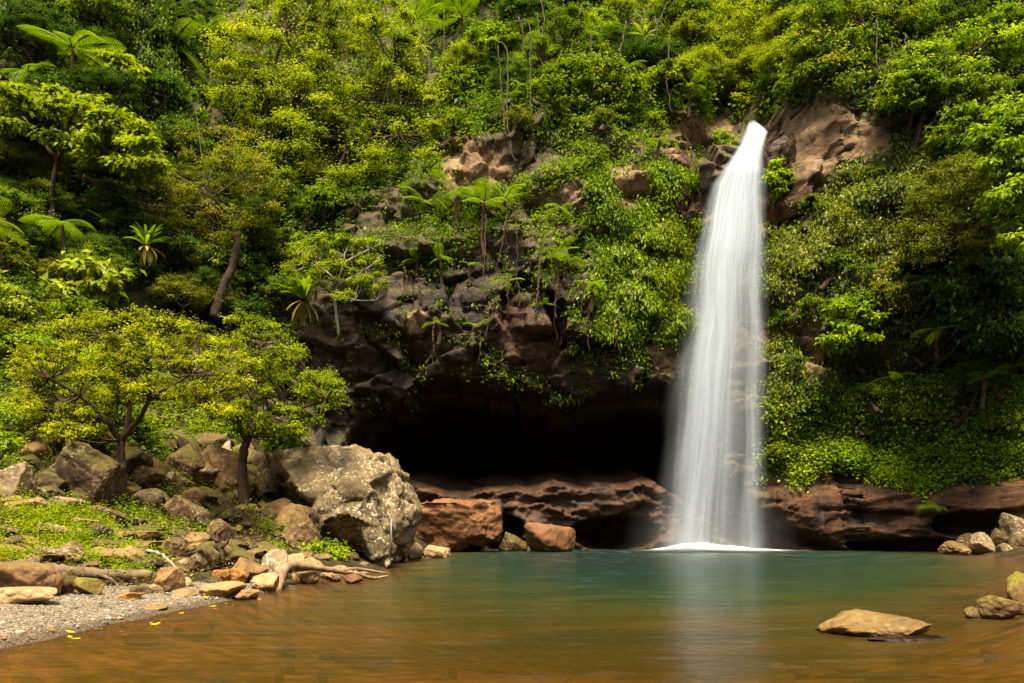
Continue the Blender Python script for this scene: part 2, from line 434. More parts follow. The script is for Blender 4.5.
# ------------------------------------------------------------------ cliff with the cave
MPP = 42 / FPX
def cx(px): return (px - 512) * MPP
def cz(py): return CAMZ - (py - HZ) * MPP
LIP = [(300, 500), (338, 470), (346, 436), (362, 414), (372, 404), (400, 396), (440, 391), (480, 390), (520, 387), (560, 390), (600, 386), (640, 382), (690, 386), (712, 410), (735, 470), (770, 514), (815, 524), (850, 545), (880, 556)]
FLOOR = [(300, 500), (400, 484), (450, 494), (520, 490), (600, 486), (660, 482), (690, 500), (730, 540), (760, 556), (880, 562)]
def rock_blocks(x, z, y0):
    """Broken basalt: cells of rock standing forward or back, each face with a tilt of its own; flat beds near the water."""
    p = np.stack([x, y0 * .6, z], 1)
    wp = p + .35 * np.stack([fbm(p * .6, 3, 1), fbm(p * .6, 3, 2), fbm(p * .6, 3, 3)], 1)
    out = []
    for sc in (np.array([.40, .3, .58]), np.array([.30, .3, 1.15])):
        q = wp * sc + 3.1; a1, a2, ac, aD = worley(q, 40, True); q2 = wp * sc * np.array([2.6, 2.3, 2.5]) + 7.7; b1, b2, bc, bD = worley(q2, 50, True)
        ta, tb = (ac * 57.3 % 1 - .5), (ac * 131.7 % 1 - .5); ua, ub = (bc * 57.3 % 1 - .5), (bc * 131.7 % 1 - .5)
        d = (ac - .5) * 1.0 + 2.4 * (ta * aD[:, 0] + tb * aD[:, 2]) + (bc - .5) * .42 + .85 * (ua * bD[:, 0] + ub * bD[:, 2])
        d += .22 * (1 - sstep(0, .05, a2 - a1)) + .06 * (1 - sstep(0, .07, b2 - b1)); out.append(d)
    f = 1 - sstep(2.6, 4.2, z)
    return out[0] * (1 - f) + out[1] * f * np.where(x > 12, .45, .7) + .12 * fbm(p * 2.2, 4, 60) + .05 * fbm(p * 7, 2, 61)
def cliff_y(x, z):
    c = np.interp(x, [-150, -60, -45, -30, -24, -19, -14, -10, -6, 6, 12, 16, 20, 26, 32, 45, 60, 150],
                  [-20, 2, 14, 25, 31, 35, 39, 42, 43, 43, 43.4, 42.6, 41.6, 38, 32, 20, 2, -20])
    zt = np.interp(x, [-30, -24, -18, -13, -10, -6, 0, 6, 9, 11, 13, 16, 20, 26], [2.5, 3, 4, 7, 11, 15, 17, 17.5, 18.5, 20, 20.5, 21, 19, 15])
    h = np.maximum(z - zt, 0)
    y = c + np.where(h < 4, .35 * h, 1.4 + .62 * (h - 4))
    # bulging brow over the cave, right-hand wall leaning out at its top
    brow = sstep(-11, -7, x) * (1 - sstep(7.5, 9.5, x))
    y = y - 1.6 * brow * np.exp(-((z - 11.5) / 3.8) ** 2)
    y = y - 1.3 * sstep(13, 20, x) * np.exp(-((z - 15) / 5) ** 2) + 1.2 * sstep(14, 17, x) * np.exp(-((z - 7) / 3.) ** 2)
    y = y - 1.2 * sstep(12, 15, x) * (1 - sstep(2.6, 3.6, z))                       # rock foot under the green bank
    p3 = np.stack([x * .22, z * .22, x * 0], 1)
    y = y + 1.5 * fbm(p3, 4, 70) * sstep(9, 16, z)
    y = y + rock_blocks(x, z, y) * np.where(z > 24, .4, 1.0) * (1 - .62 * sstep(17.5, 19, z) * sstep(11, 13, x))
    # stream gully above the lip
    px = x / MPP + 512; py = HZ - (z - CAMZ) / MPP
    g = 1 - sstep(.7, 3.4, np.abs(x - 12.3 - .15 * np.maximum(z - 22, 0)))
    y = y + g * sstep(20.9, 21.8, z) * np.minimum(7, 3 + 1.2 * np.maximum(z - 21, 0))
    y = y + np.where(z > 19.5, 1.6, .9) * (1 - sstep(1.2, 3.4, np.abs(x - np.interp(z, [15, 20], [10.6, 12])))) * sstep(8, 12, z) * (1 - sstep(22.6, 23.2, z))  # chute behind the fall
    # cave
    n = .5 * fbm(np.stack([x * .7, z * 0, x * 0], 1), 3, 81)
    _a, _b, lc = worley(np.stack([x * .55, x * 0, x * 0 + 9], 1), 83); zl = cz(np.interp(px, *zip(*LIP))) + n * .6 + (lc - .5) * 1.3 * sstep(-7.6, -6, x)
    zf = cz(np.interp(px, *zip(*FLOOR))) + .25 * fbm(np.stack([x * .9, x * 0, z * 0 + 4], 1), 3, 82)
    top = np.clip((zl - z) / 3.4, 0, 1) ** .55
    bot = np.clip((z - zf) / 1.7, 0, 1) ** 1.15
    side = sstep(-8.9, -7.3, x) * (1 - sstep(9, 14, x) * .6)
    y = y + 13.5 * np.minimum(top, bot) * side
    # undercuts along the water line
    for (u, w, ru, rw, dd) in ((500, 528, 24, 14, 2.8), (617, 534, 42, 17, 3.2), (505, 545, 20, 10, 2.0), (900, 546, 60, 8, 1.2), (950, 524, 30, 12, 2.0)):
        e = ((px - u) / ru) ** 2 + ((py - w) / rw) ** 2
        y = y + dd * (1 - sstep(.55, 1.25, e + .35 * fbm(np.stack([x, z, x * 0], 1), 3, 90)))
    y = y - .7 * (1 - sstep(0, 1.2, np.abs(z - 1.2))) * sstep(-5, -3, x) * (1 - sstep(7, 9, x)) * (px < 480)
    return y
ax = grid_axis([(-150, -30, 6), (-30, -12, .3), (-12, 17, .095), (16, 27, .25), (27, 150, 6)])
az = grid_axis([(-6, -1, 1), (-1, 23, .095), (23, 34, .3), (34, 60, 1.5)])
AX, AZ = np.meshgrid(ax, az)
X_, Z_ = AX.ravel(), AZ.ravel()
AY = cliff_y(X_, Z_)
CV = np.stack([X_, AY, Z_], 1)
CQ = grid_quads(len(ax), len(az))
cpx, cpy = proj(CV)
jit = np.stack([fbm(CV * .9, 4, 101), fbm(CV * .9, 4, 102)], 1) * 16
def zone(polys, px=None, py=None):
    m = np.zeros(len(cpx if px is None else px), bool)
    for p in polys:
        m |= inpoly(cpx + jit[:, 0], cpy + jit[:, 1], p) if px is None else inpoly(px, py, p)
    return m
PALE = [[(440, 195), (440, 150), (465, 138), (510, 150), (515, 185), (470, 195)], [(612, 168), (640, 162), (658, 200), (618, 212)], [(560, 185), (580, 180), (588, 205), (565, 208)],
        [(655, 128), (690, 118), (735, 112), (730, 135), (690, 150), (660, 150)], [(775, 112), (820, 100), (860, 112), (890, 145), (850, 165), (800, 185), (785, 150)],
        [(790, 315), (808, 310), (832, 360), (828, 382), (805, 372)], [(755, 320), (770, 318), (778, 345), (760, 350)], [(935, 160), (950, 155), (955, 185), (940, 190)], [(650, 345), (680, 340), (680, 370), (655, 372)],
        [(405, 312), (428, 316), (425, 340), (408, 335)]]
RUST = [[(758, 128), (785, 115), (808, 130), (822, 165), (818, 200), (800, 222), (768, 228), (760, 180)], [(668, 195), (712, 190), (708, 218), (672, 224)], [(495, 310), (530, 305), (575, 330), (560, 370), (500, 372)],
        [(390, 472), (700, 465), (700, 560), (390, 560)], [(765, 478), (1030, 470), (1030, 560), (765, 560)], [(660, 150), (690, 145), (700, 175), (668, 170)]]
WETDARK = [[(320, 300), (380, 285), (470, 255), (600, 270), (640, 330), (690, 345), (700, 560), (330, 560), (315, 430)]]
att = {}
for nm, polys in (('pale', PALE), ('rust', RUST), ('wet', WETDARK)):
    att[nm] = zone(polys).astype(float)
inside = np.clip((AY - 46) / 3, 0, 1) * (Z_ < 9)  # cave walls coloured darker with depth so the cave goes black
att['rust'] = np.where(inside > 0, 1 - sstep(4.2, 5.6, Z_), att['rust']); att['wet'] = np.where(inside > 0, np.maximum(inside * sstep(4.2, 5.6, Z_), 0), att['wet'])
att['rust'] = np.where(att['rust'] > 0, att['rust'], 0)
k = NT('cliff_rock')
v = k.coord('Object'); n1 = k.noise(v, .55, 9, .68, .8); n2 = k.noise(v, 3.5, 7, .72); ns = k.noise(k.coord('Object', (.35, .35, 2.2)), 1.6, 6, .7, .5)
f = k.math('ADD', k.math('MULTIPLY', n1, .55), k.math('MULTIPLY', n2, .45))
base = k.ramp(f, [(.33, (.020, .014, .007)), (.5, (.075, .054, .028)), (.68, (.18, .13, .07))])
wetshadec = k.ramp(f, [(.36, (.004, .0024, .001)), (.5, (.020, .0105, .0045)), (.61, (.075, .040, .016)), (.75, (.26, .165, .085))])  # wet basalt above the cave; inside it the dark colour stands in for shade
palec = k.ramp(f, [(.32, (.075, .038, .016)), (.5, (.215, .130, .066)), (.66, (.40, .29, .175))])
rustc = k.ramp(k.math('ADD', k.math('MULTIPLY', ns, .5), k.math('MULTIPLY', f, .5)), [(.38, (.009, .0045, .002)), (.52, (.060, .025, .009)), (.63, (.15, .066, .022)), (.76, (.23, .13, .055))])
st = k.ramp(k.noise(k.coord('Object', (1.6, .6, .16)), 1.2, 5, .65, .4), [(.46, 0.0), (.62, .75)])
rustc = k.mix(st, rustc, (.006, .004, .002)); palec = k.mix(k.math('MULTIPLY', st, .3), palec, (.05, .035, .02))
c = k.mix(k.attr('wet'), base, wetshadec)
c = k.mix(k.attr('rust'), c, rustc)
c = k.mix(k.attr('pale'), c, palec)
ge = k.n('NewGeometry'); sx = k.n('SeparateXYZ'); k.l(ge.outputs['Normal'], sx.inputs[0])
mf = k.ramp(k.math('ADD', k.math('MULTIPLY', sx.outputs[2], .55), k.math('MULTIPLY', n1, .8)), [(.62, 0.0), (.9, .55)])
c = k.mix(k.math('MULTIPLY', mf, k.math('SUBTRACT', 1.0, k.attr('rust'))), c, k.ramp(n2, [(.3, (.018, .026, .004)), (.7, (.08, .085, .012))]))
rg = k.math('SUBTRACT', .85, k.math('MULTIPLY', k.attr('wet'), .35))
h = k.math('ADD', k.math('ADD', n1, k.math('MULTIPLY', n2, .5)), k.math('MULTIPLY', ns, .25))
M_cliff = k.pbr(c, rg, k.bump(h, .9, .22), .3)
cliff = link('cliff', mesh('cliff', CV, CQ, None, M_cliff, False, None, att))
tag(cliff, 'dark basalt cliff with a deep cave under its brow and a forested slope above', None, None, 'structure')
BVH = BVHTree.FromPolygons(CV.tolist(), CQ.tolist())
def chit(px, py):
    d = Vector(W(px, py, 1.0)) - Vector((0, 0, CAMZ))
    h = BVH.ray_cast(Vector((0, 0, CAMZ)), d.normalized())
    return (np.array(h[0]), np.array(h[1])) if h[0] else (W(px, py, 60), np.array([0, -1, 0.]))

# unseen slopes added behind the camera to keep low sky light out of the cave
hx = np.linspace(-110, 110, 60); hh = np.linspace(0, 1, 14)
HX, HT = np.meshgrid(hx, hh)
HYv = -26 + .0028 * HX.ravel() ** 2 * .9 - HT.ravel() * 30 + 3 * fbm(np.stack([HX.ravel() * .1, HT.ravel() * 4, HX.ravel() * 0], 1), 3, 5)
HZv = -2 + HT.ravel() * 38 + 3 * fbm(np.stack([HX.ravel() * .15, HT.ravel() * 5, HX.ravel() * 0 + 2], 1), 3, 6)
k = NT('hill_forest_cover'); v = k.coord('Object'); n = k.noise(v, .8, 8, .7)
M_hill = k.pbr(k.ramp(n, [(.35, (.012, .022, .004)), (.65, (.06, .085, .012))]), .95, k.bump(n, 1, .8), .1)
tag(link('sky_blocking_hillside', mesh('sky_blocking_hillside', np.stack([HX.ravel(), HYv, HZv], 1), grid_quads(60, 14), None, M_hill, True)), 'unseen forested valley side added to block low sky light from the cave', None, None, 'structure')

# ------------------------------------------------------------------ pool water
wx = grid_axis([(-40, -8, 2), (-8, 24, .35), (24, 40, 2)]); wy = grid_axis([(-20, 6, 2), (6, 46, .3), (46, 60, 2)])
WX, WY = np.meshgrid(wx, wy)
dep = -ground_z(WX.ravel(), WY.ravel())
k = NT('pool_water')
d_ = k.attr('depth')
v = k.coord('Object', (1.0, 2.6, 1)); big = k.noise(k.coord('Object', (.25, .7, 1)), 1.0, 4, .6, .6)
dd = k.math('ADD', d_, k.math('MULTIPLY', k.math('SUBTRACT', big, .5), 2.2))
dn = k.math('DIVIDE', dd, 4.2, True)
wc = k.ramp(dn, [(0.0, (.105, .054, .004)), (.10, (.080, .047, .003)), (.22, (.044, .038, .003)), (.38, (.014, .026, .004)), (.6, (.003, .018, .007)), (.9, (.001, .011, .007))])
df = k.n('BsdfDiffuse'); k.l(wc, df.inputs['Color'])
tr = k.n('BsdfTransparent'); tr.inputs['Color'].default_value = (.80, .58, .25, 1)
m1 = k.n('MixShader'); k.set(m1.inputs[0], k.ramp(k.math('MULTIPLY', d_, .6), [(0.0, .08), (.25, .34), (.6, .66), (1.0, .97)])); k.l(tr.outputs[0], m1.inputs[1]); k.l(df.outputs[0], m1.inputs[2])
gl = k.n('BsdfGlossy'); gl.inputs['Roughness'].default_value = .2
churn = k.attr('churn')
rip = k.math('ADD', k.noise(v, 1.7, 4, .55, .5), k.math('MULTIPLY', k.noise(v, .5, 3), 1.5))
bp = k.bump(rip, .4, .06); k.l(bp, gl.inputs['Normal'])
fr = k.n('Fresnel'); fr.inputs['IOR'].default_value = 1.33; k.l(bp, fr.inputs['Normal'])
m2 = k.n('MixShader'); k.set(m2.inputs[0], k.math('MULTIPLY', fr.outputs[0], .52)); k.l(m1.outputs[0], m2.inputs[1]); k.l(gl.outputs[0], m2.inputs[2])
fo = k.n('BsdfDiffuse'); fo.inputs['Color'].default_value = (.62, .68, .68, 1)
fs = k.noise(k.coord('Object', (.55, 1.9, 1)), 1.5, 5, .62, .4)
m3 = k.n('MixShader'); k.set(m3.inputs[0], k.math('MULTIPLY', k.ramp(fs, [(.56, 0.0), (.76, .45)]), churn)); k.l(m2.outputs[0], m3.inputs[1]); k.l(fo.outputs[0], m3.inputs[2])
k.l(m3.outputs[0], k.out.inputs['Surface'])
tag(link('water', mesh('water', np.stack([WX.ravel(), WY.ravel(), WX.ravel() * 0], 1), grid_quads(len(wx), len(wy)), None, k.m, True, None, {'depth': dep, 'churn': np.clip(np.exp(-np.hypot((WX.ravel() - 9) * .75, WY.ravel() - 41) / 5.0) + .10 * np.exp(-np.hypot(WX.ravel() - 3, (WY.ravel() - 22) * .4) / 6), 0, .9)})),
    'still pool, amber in the shallows and deep green below the waterfall', None, None, 'structure')

# ------------------------------------------------------------------ waterfall
FE = np.array([  # row, left edge, right edge in the picture
    [121, 749, 752], [126, 746, 759], [132, 744, 766], [146, 738, 762], [160, 729, 761], [185, 711, 763], [215, 702, 763], [260, 694, 764], [330, 686, 764], [400, 677, 764], [480, 668, 764], [552, 659, 765]], float)
def fall_mat(name, fu, seed, dens, soft):
    k = NT(name)
    u, vv = k.attr('u'), k.attr('v')
    cb = k.n('CombineXYZ'); k.set(cb.inputs[0], k.math('MULTIPLY', u, fu)); k.set(cb.inputs[1], k.math('MULTIPLY', vv, .45)); cb.inputs[2].default_value = seed
    s1 = k.noise(cb.outputs[0], 1.0, 3, .5, .1)
    cb2 = k.n('CombineXYZ'); k.set(cb2.inputs[0], k.math('MULTIPLY', u, 3.2)); k.set(cb2.inputs[1], k.math('MULTIPLY', vv, .5)); cb2.inputs[2].default_value = seed + 5
    s2 = k.noise(cb2.outputs[0], 1.0, 3, .5)
    a = k.ramp(k.math('ADD', k.math('MULTIPLY', s1, .5), k.math('MULTIPLY', s2, .5)), [(.36, .06), (.5, .45), (.64, 1.0)])
    a = k.math('MULTIPLY', a, k.attr('op'))
    a = k.math('MULTIPLY', a, dens, True)
    d = k.n('BsdfDiffuse'); d.inputs['Color'].default_value = (.66, .725, .80, 1)
    t = k.n('BsdfTranslucent'); t.inputs['Color'].default_value = (.66, .725, .80, 1)
    m = k.n('MixShader'); m.inputs[0].default_value = .45; k.l(d.outputs[0], m.inputs[1]); k.l(t.outputs[0], m.inputs[2])
    tp = k.n('BsdfTransparent'); mm = k.n('MixShader'); k.set(mm.inputs[0], a); k.l(tp.outputs[0], mm.inputs[1]); k.l(m.outputs[0], mm.inputs[2])
    k.l(mm.outputs[0], k.out.inputs['Surface']); return k.m
def fall_sheet(k_, yoff, inset, widen, bulge):
    nu, nv = 44, 150
    t = np.linspace(0, 1, nv); row = 121 + t * 432
    L = np.interp(row, FE[:, 0], FE[:, 1]); Rr = np.interp(row, FE[:, 0], FE[:, 2])
    Yv = np.interp(t, [0, .03, .06, .12, .3, .6, 1], [45.6, 44.2, 43.2, 42.4, 41.9, 41.5, 41.2]) + yoff
    u = np.linspace(0, 1, nu)
    L = L + (3 * np.sin(t * 9 + k_ * 2.1) + 1.6 * np.sin(t * 27 + k_)) * np.interp(t, [0, .08, .3, 1], [0, .5, 1, .8]); Rr = Rr + 2.5 * np.sin(t * 23 + k_ * 1.3) * np.interp(t, [0, .1, 1], [0, .6, 1]) + 3
    w = Rr - L
    PX = (L - widen * t * 14 + inset * w)[:, None] + u[None] * (w * (1 - 2 * inset) + 2 * widen * t * 6)[:, None]
    Yg = Yv[:, None] - bulge * (np.sin(np.pi * u)[None] * np.minimum(1, .3 + t)[:, None]) + .14 * np.sin(u * 23 + k_)[None] * t[:, None]
    xx = (PX - 512) / FPX * Yv[:, None]; zz = np.repeat((CAMZ - (row - HZ) / FPX * Yv)[:, None], nu, 1) + .03
    V = np.stack([xx, Yg, zz], -1).reshape(-1, 3)
    uu = np.repeat(u[None], nv, 0).ravel(); tt = np.repeat(t[:, None], nu, 1).ravel()
    edge = sstep(0, .26 + .12 * widen, uu) * (1 - sstep(.80 - .10 * widen, 1, uu))
    body = 1.0 - .72 * sstep(.12, .5, tt) * np.exp(-((uu - .68) / .17) ** 2)       # the thin part right of the middle
    left = 1 - .25 * sstep(.5, 1, tt) * sstep(.5, .9, uu)
    op = edge * body * left * sstep(0, .02, tt) * np.interp(tt, [0, .1, .5, 1], [1.5, 1.35, 1.1, .95])
    return V, grid_quads(nu, nv), {'u': uu + .37 * k_, 'v': tt * 3.0, 'op': op}
fall = empty('waterfall', (9.8, 41.2, 0), 'tall white waterfall dropping from the notch in the cliff into the pool', 'waterfall')
for i, (yo, ins, wd, bl, fu, dn_) in enumerate(((.35, -.06, .9, .2, 7, .34), (.1, 0, .2, .35, 14, .60), (-.1, .03, 0, .45, 22, .50), (-.3, -.03, 0.6, .5, 9, .42))):
    V, Q, at = fall_sheet(i, yo, ins, wd, bl)
    o = link('water_sheet', mesh('water_sheet', V - np.array(fall.location), Q, None, fall_mat('falling_water', fu, i * 3.7, dn_, 0), True, None, at), fall)
# foam and drifting spray where it lands
fu_ = np.linspace(-1, 1, 60); fr_ = np.linspace(0, 1, 20)
FU, FR = np.meshgrid(fu_, fr_)
fx = 9.9 + FU * 5.2 + .5; fyv = 41.7 - FR * 1.7
prof = np.exp(-((FU + .35) / .34) ** 2) * .24 + np.exp(-((FU) / .6) ** 2) * .14
fzv = prof * np.sin(np.pi * np.clip(FR * .95 + .05, 0, 1)) * (.7 + .6 * vnoise(np.stack([FU.ravel() * 9, FR.ravel() * 5, FU.ravel() * 0], 1), 4).reshape(FU.shape)) + .02
op = (np.exp(-((FU + .12) / .55) ** 4) * sstep(0, .15, FR) * (1 - sstep(.62, 1, FR + .12 * np.abs(FU)))).ravel()
k = NT('white_foam')
nn = k.noise(k.coord('Object', (1, 2.5, 1)), 2.0, 5, .65)
a = k.math('MULTIPLY', k.attr('op'), k.ramp(nn, [(.3, .55), (.6, 1.0)]), True)
d = k.n('BsdfDiffuse'); d.inputs['Color'].default_value = (.92, .93, .94, 1); tp = k.n('BsdfTransparent'); mm = k.n('MixShader')
k.set(mm.inputs[0], a); k.l(tp.outputs[0], mm.inputs[1]); k.l(d.outputs[0], mm.inputs[2]); k.l(mm.outputs[0], k.out.inputs['Surface'])
link('splash_foam', mesh('splash_foam', np.stack([fx.ravel(), fyv.ravel(), fzv.ravel()], 1) - np.array(fall.location), grid_quads(60, 20), None, k.m, True, None, {'op': op}), fall)

# spray hanging where the water lands
V, T = None, None
bm = bmesh.new(); bmesh.ops.create_icosphere(bm, subdivisions=3, radius=1)
V = np.array([q.co[:] for q in bm.verts]); T = np.array([[q.index for q in f.verts] for f in bm.faces]); bm.free()
V = V * np.array([4.6, 2.0, 3.4])
k = NT('spray_mist'); pv = k.n('VolumePrincipled'); pv.inputs['Color'].default_value = (.95, .97, 1, 1); pv.inputs['Anisotropy'].default_value = .2
vc = k.coord('Object', (1 / 4.6, 1 / 2.0, 1 / 3.4)); gr = k.n('TexGradient', gradient_type='SPHERICAL'); k.l(vc, gr.inputs[0])
k.set(pv.inputs['Density'], k.math('MULTIPLY', k.math('POWER', gr.outputs['Fac'], 1.6), .16))
k.l(pv.outputs[0], k.out.inputs['Volume'])
sp_ = link('spray', mesh('spray', V, None, T, k.m, True), fall, (-.3, -.1, .3)); sp_['kind'] = 'stuff'
# ------------------------------------------------------------------ rocks
def ico(sub):
    bm = bmesh.new(); bmesh.ops.create_icosphere(bm, subdivisions=sub, radius=1)
    V = np.array([v.co[:] for v in bm.verts]); T = np.array([[v.index for v in f.verts] for f in bm.faces]); bm.free()
    return V, T
ICO = {s: ico(s) for s in (1, 2, 3, 4, 5, 6)}
def rock_mesh(name, mat, seed, dims=(1, 1, 1), cuts=12, sub=5, rough=.085, flat_top=0.0, tilt=0.0):
    """Broken stone: a ball cut by planes, then roughened. Bottom centre at the origin, dims = full size."""
    g = np.random.default_rng(seed); V, T = ICO[sub]; V = V.copy() * 1.25
    pl = list(nrm(g.normal(0, 1, (cuts, 3))))
    for n_ in pl:
        d = g.uniform(.62, .95); e = V @ n_ - d
        V = V - np.where(e > 0, e * .93, 0)[:, None] * n_
    if flat_top:
        n_ = nrm(np.array([tilt, g.uniform(-.1, .1), 1.0])); e = V @ n_ - flat_top; V = V - np.where(e > 0, e * .95, 0)[:, None] * n_
    V = V * (1 + rough * 1.6 * fbm(V * 1.4 + seed * 3.1, 3, seed)[:, None] + rough * fbm(V * 4.3 + seed, 4, seed + 9)[:, None])
    if sub >= 5: V = V * (1 + rough * .35 * fbm(V * 13 + seed, 3, seed + 19)[:, None])
    lo, hi = V.min(0), V.max(0)
    V = (V - (lo + hi) / 2) / (hi - lo) * np.array(dims); V[:, 2] += dims[2] / 2
    return mesh(name, V, None, T, mat, True)
def put_rock(label, mat, x0, x1, y0, y1, seed, depth=.8, sink=.12, Y=None, cat='rock', name='rock', group=None, rot=0.0, **kw):
    """Rock seen between columns x0..x1 and rows y0 (top)..y1 (foot)."""
    base = gp((x0 + x1) / 2, y1) if Y is None else W((x0 + x1) / 2, y1, Y)
    w = (x1 - x0) / FPX * base[1]; h = (y1 - y0) / FPX * base[1]
    o = link(name, rock_mesh(name, ROCK[mat], seed, (w, w * depth, h * (1 + sink)), **kw))
    o.location = (base[0], base[1] + w * depth * .35, base[2] - h * sink); o.rotation_euler = (0, 0, rot)
    return tag(o, label, cat, group)

# the great boulder and the one leaning in front of it: several cut stones fused into one skin each
def fused(name, mat, lumps, voxel, rough, seed):
    """lumps: (centre, half size, list of cutting planes (normal, distance), seed)."""
    mb = MB()
    for c, hs, planes, sd in lumps:
        g = np.random.default_rng(sd); V, T = ICO[5]; V = V * 1.3
        allp = [(np.array(n_, float), d) for n_, d in planes] + [(n_, g.uniform(.78, 1.0)) for n_ in g.normal(0, 1, (9, 3))]
        for n_, d in allp:
            n_ = nrm(n_); e = V @ n_ - d; V = V - np.where(e > 0, e * .96, 0)[:, None] * n_
        mb.add(V * np.array(hs) + np.array(c), None, T)
    me = mb.build(name, None)
    tmp = bpy.data.objects.new('tmp', me); COL.objects.link(tmp)
    md = tmp.modifiers.new('r', 'REMESH'); md.mode = 'VOXEL'; md.voxel_size = voxel
    dg = bpy.context.evaluated_depsgraph_get()
    ev = tmp.evaluated_get(dg); em = ev.to_mesh()
    V = np.empty(len(em.vertices) * 3); em.vertices.foreach_get('co', V); V = V.reshape(-1, 3)
    N = np.empty(len(em.vertices) * 3); em.vertices.foreach_get('normal', N); N = N.reshape(-1, 3)
    F = [tuple(p.vertices) for p in em.polygons]
    ev.to_mesh_clear(); bpy.data.objects.remove(tmp)
    f1, f2, cc, dD = worley(V * np.array([.6, .6, .8]) + seed + .3 * fbm(V * .9, 3, seed + 1)[:, None], seed, True); g1, g2, gc, gD = worley(V * 1.9 + seed, seed + 7, True)
    fac = 2.2 * ((cc * 57.3 % 1 - .5) * dD[:, 0] + (cc * 131.7 % 1 - .5) * dD[:, 2]) + 1.0 * ((gc * 57.3 % 1 - .5) * gD[:, 0] + (gc * 131.7 % 1 - .5) * gD[:, 2])
    V = V + N * (rough * (.8 * fbm(V * .8 + seed, 3, seed) + .5 * fbm(V * 2.6, 4, seed + 3) + .5 * fbm(V * 9, 3, seed + 5)) + rough * fac + .5 * rough * (cc - .5) * 1.4 - rough * .9 * (1 - sstep(0, .07, f2 - f1)))[:, None]
    Q = np.array([f for f in F if len(f) == 4]); T = np.array([f for f in F if len(f) == 3])
    return mesh(name, V, Q, T if len(T) else None, ROCK[mat], False)
def pxz(px, py, Y): return W(px, py, Y)
YB = 31.0
def lump(x0, x1, y0, y1, Y, dep, planes, sd, o):
    c = W((x0 + x1) / 2, (y0 + y1) / 2, Y) - o
    return (c, ((x1 - x0) / 2 / FPX * Y, dep, (y1 - y0) / 2 / FPX * Y), planes, sd)
o1 = W(350, 560, YB)
bl = [lump(274, 398, 438, 530, YB + .6, 2.0, [((-.75, -.2, -.65), .60), ((0, -.7, .6), .82), ((-.1, 0, 1), .78)], 11, o1),
      lump(336, 408, 447, 560, YB + .5, 1.9, [((.75, -.1, .62), .82), ((0, -1, .3), .84), ((0, 0, 1), .80)], 12, o1),
      lump(358, 421, 468, 562, YB + .4, 1.7, [((.8, -.2, -.5), .74), ((.7, 0, .6), .84)], 13, o1)]
tag(link('boulder', fused('boulder', 'lichen', bl, .075, .14, 5), None, o1), 'huge grey brown boulder speckled with white lichen standing beside the cave', 'boulder')
o2 = W(350, 570, 28.6)
bl = [lump(312, 372, 480, 550, 28.8, 1.2, [((-.2, -.5, -.8), .72), ((-.7, -.2, .6), .86)], 21, o2),
      lump(318, 386, 498, 552, 28.3, 1.2, [((-.1, -.75, -.6), .60), ((-.5, -.3, .8), .74), ((.5, -.4, .7), .84)], 22, o2),
      lump(350, 397, 498, 576, 27.9, .9, [((-.8, -.3, -.5), .40), ((.8, -.2, .55), .60), ((0, -1, .1), .7)], 23, o2)]
tag(link('boulder', fused('boulder', 'lichen', bl, .06, .10, 8), None, o2), 'pale lichened boulder with an undercut foot leaning in front of the huge boulder', 'boulder')

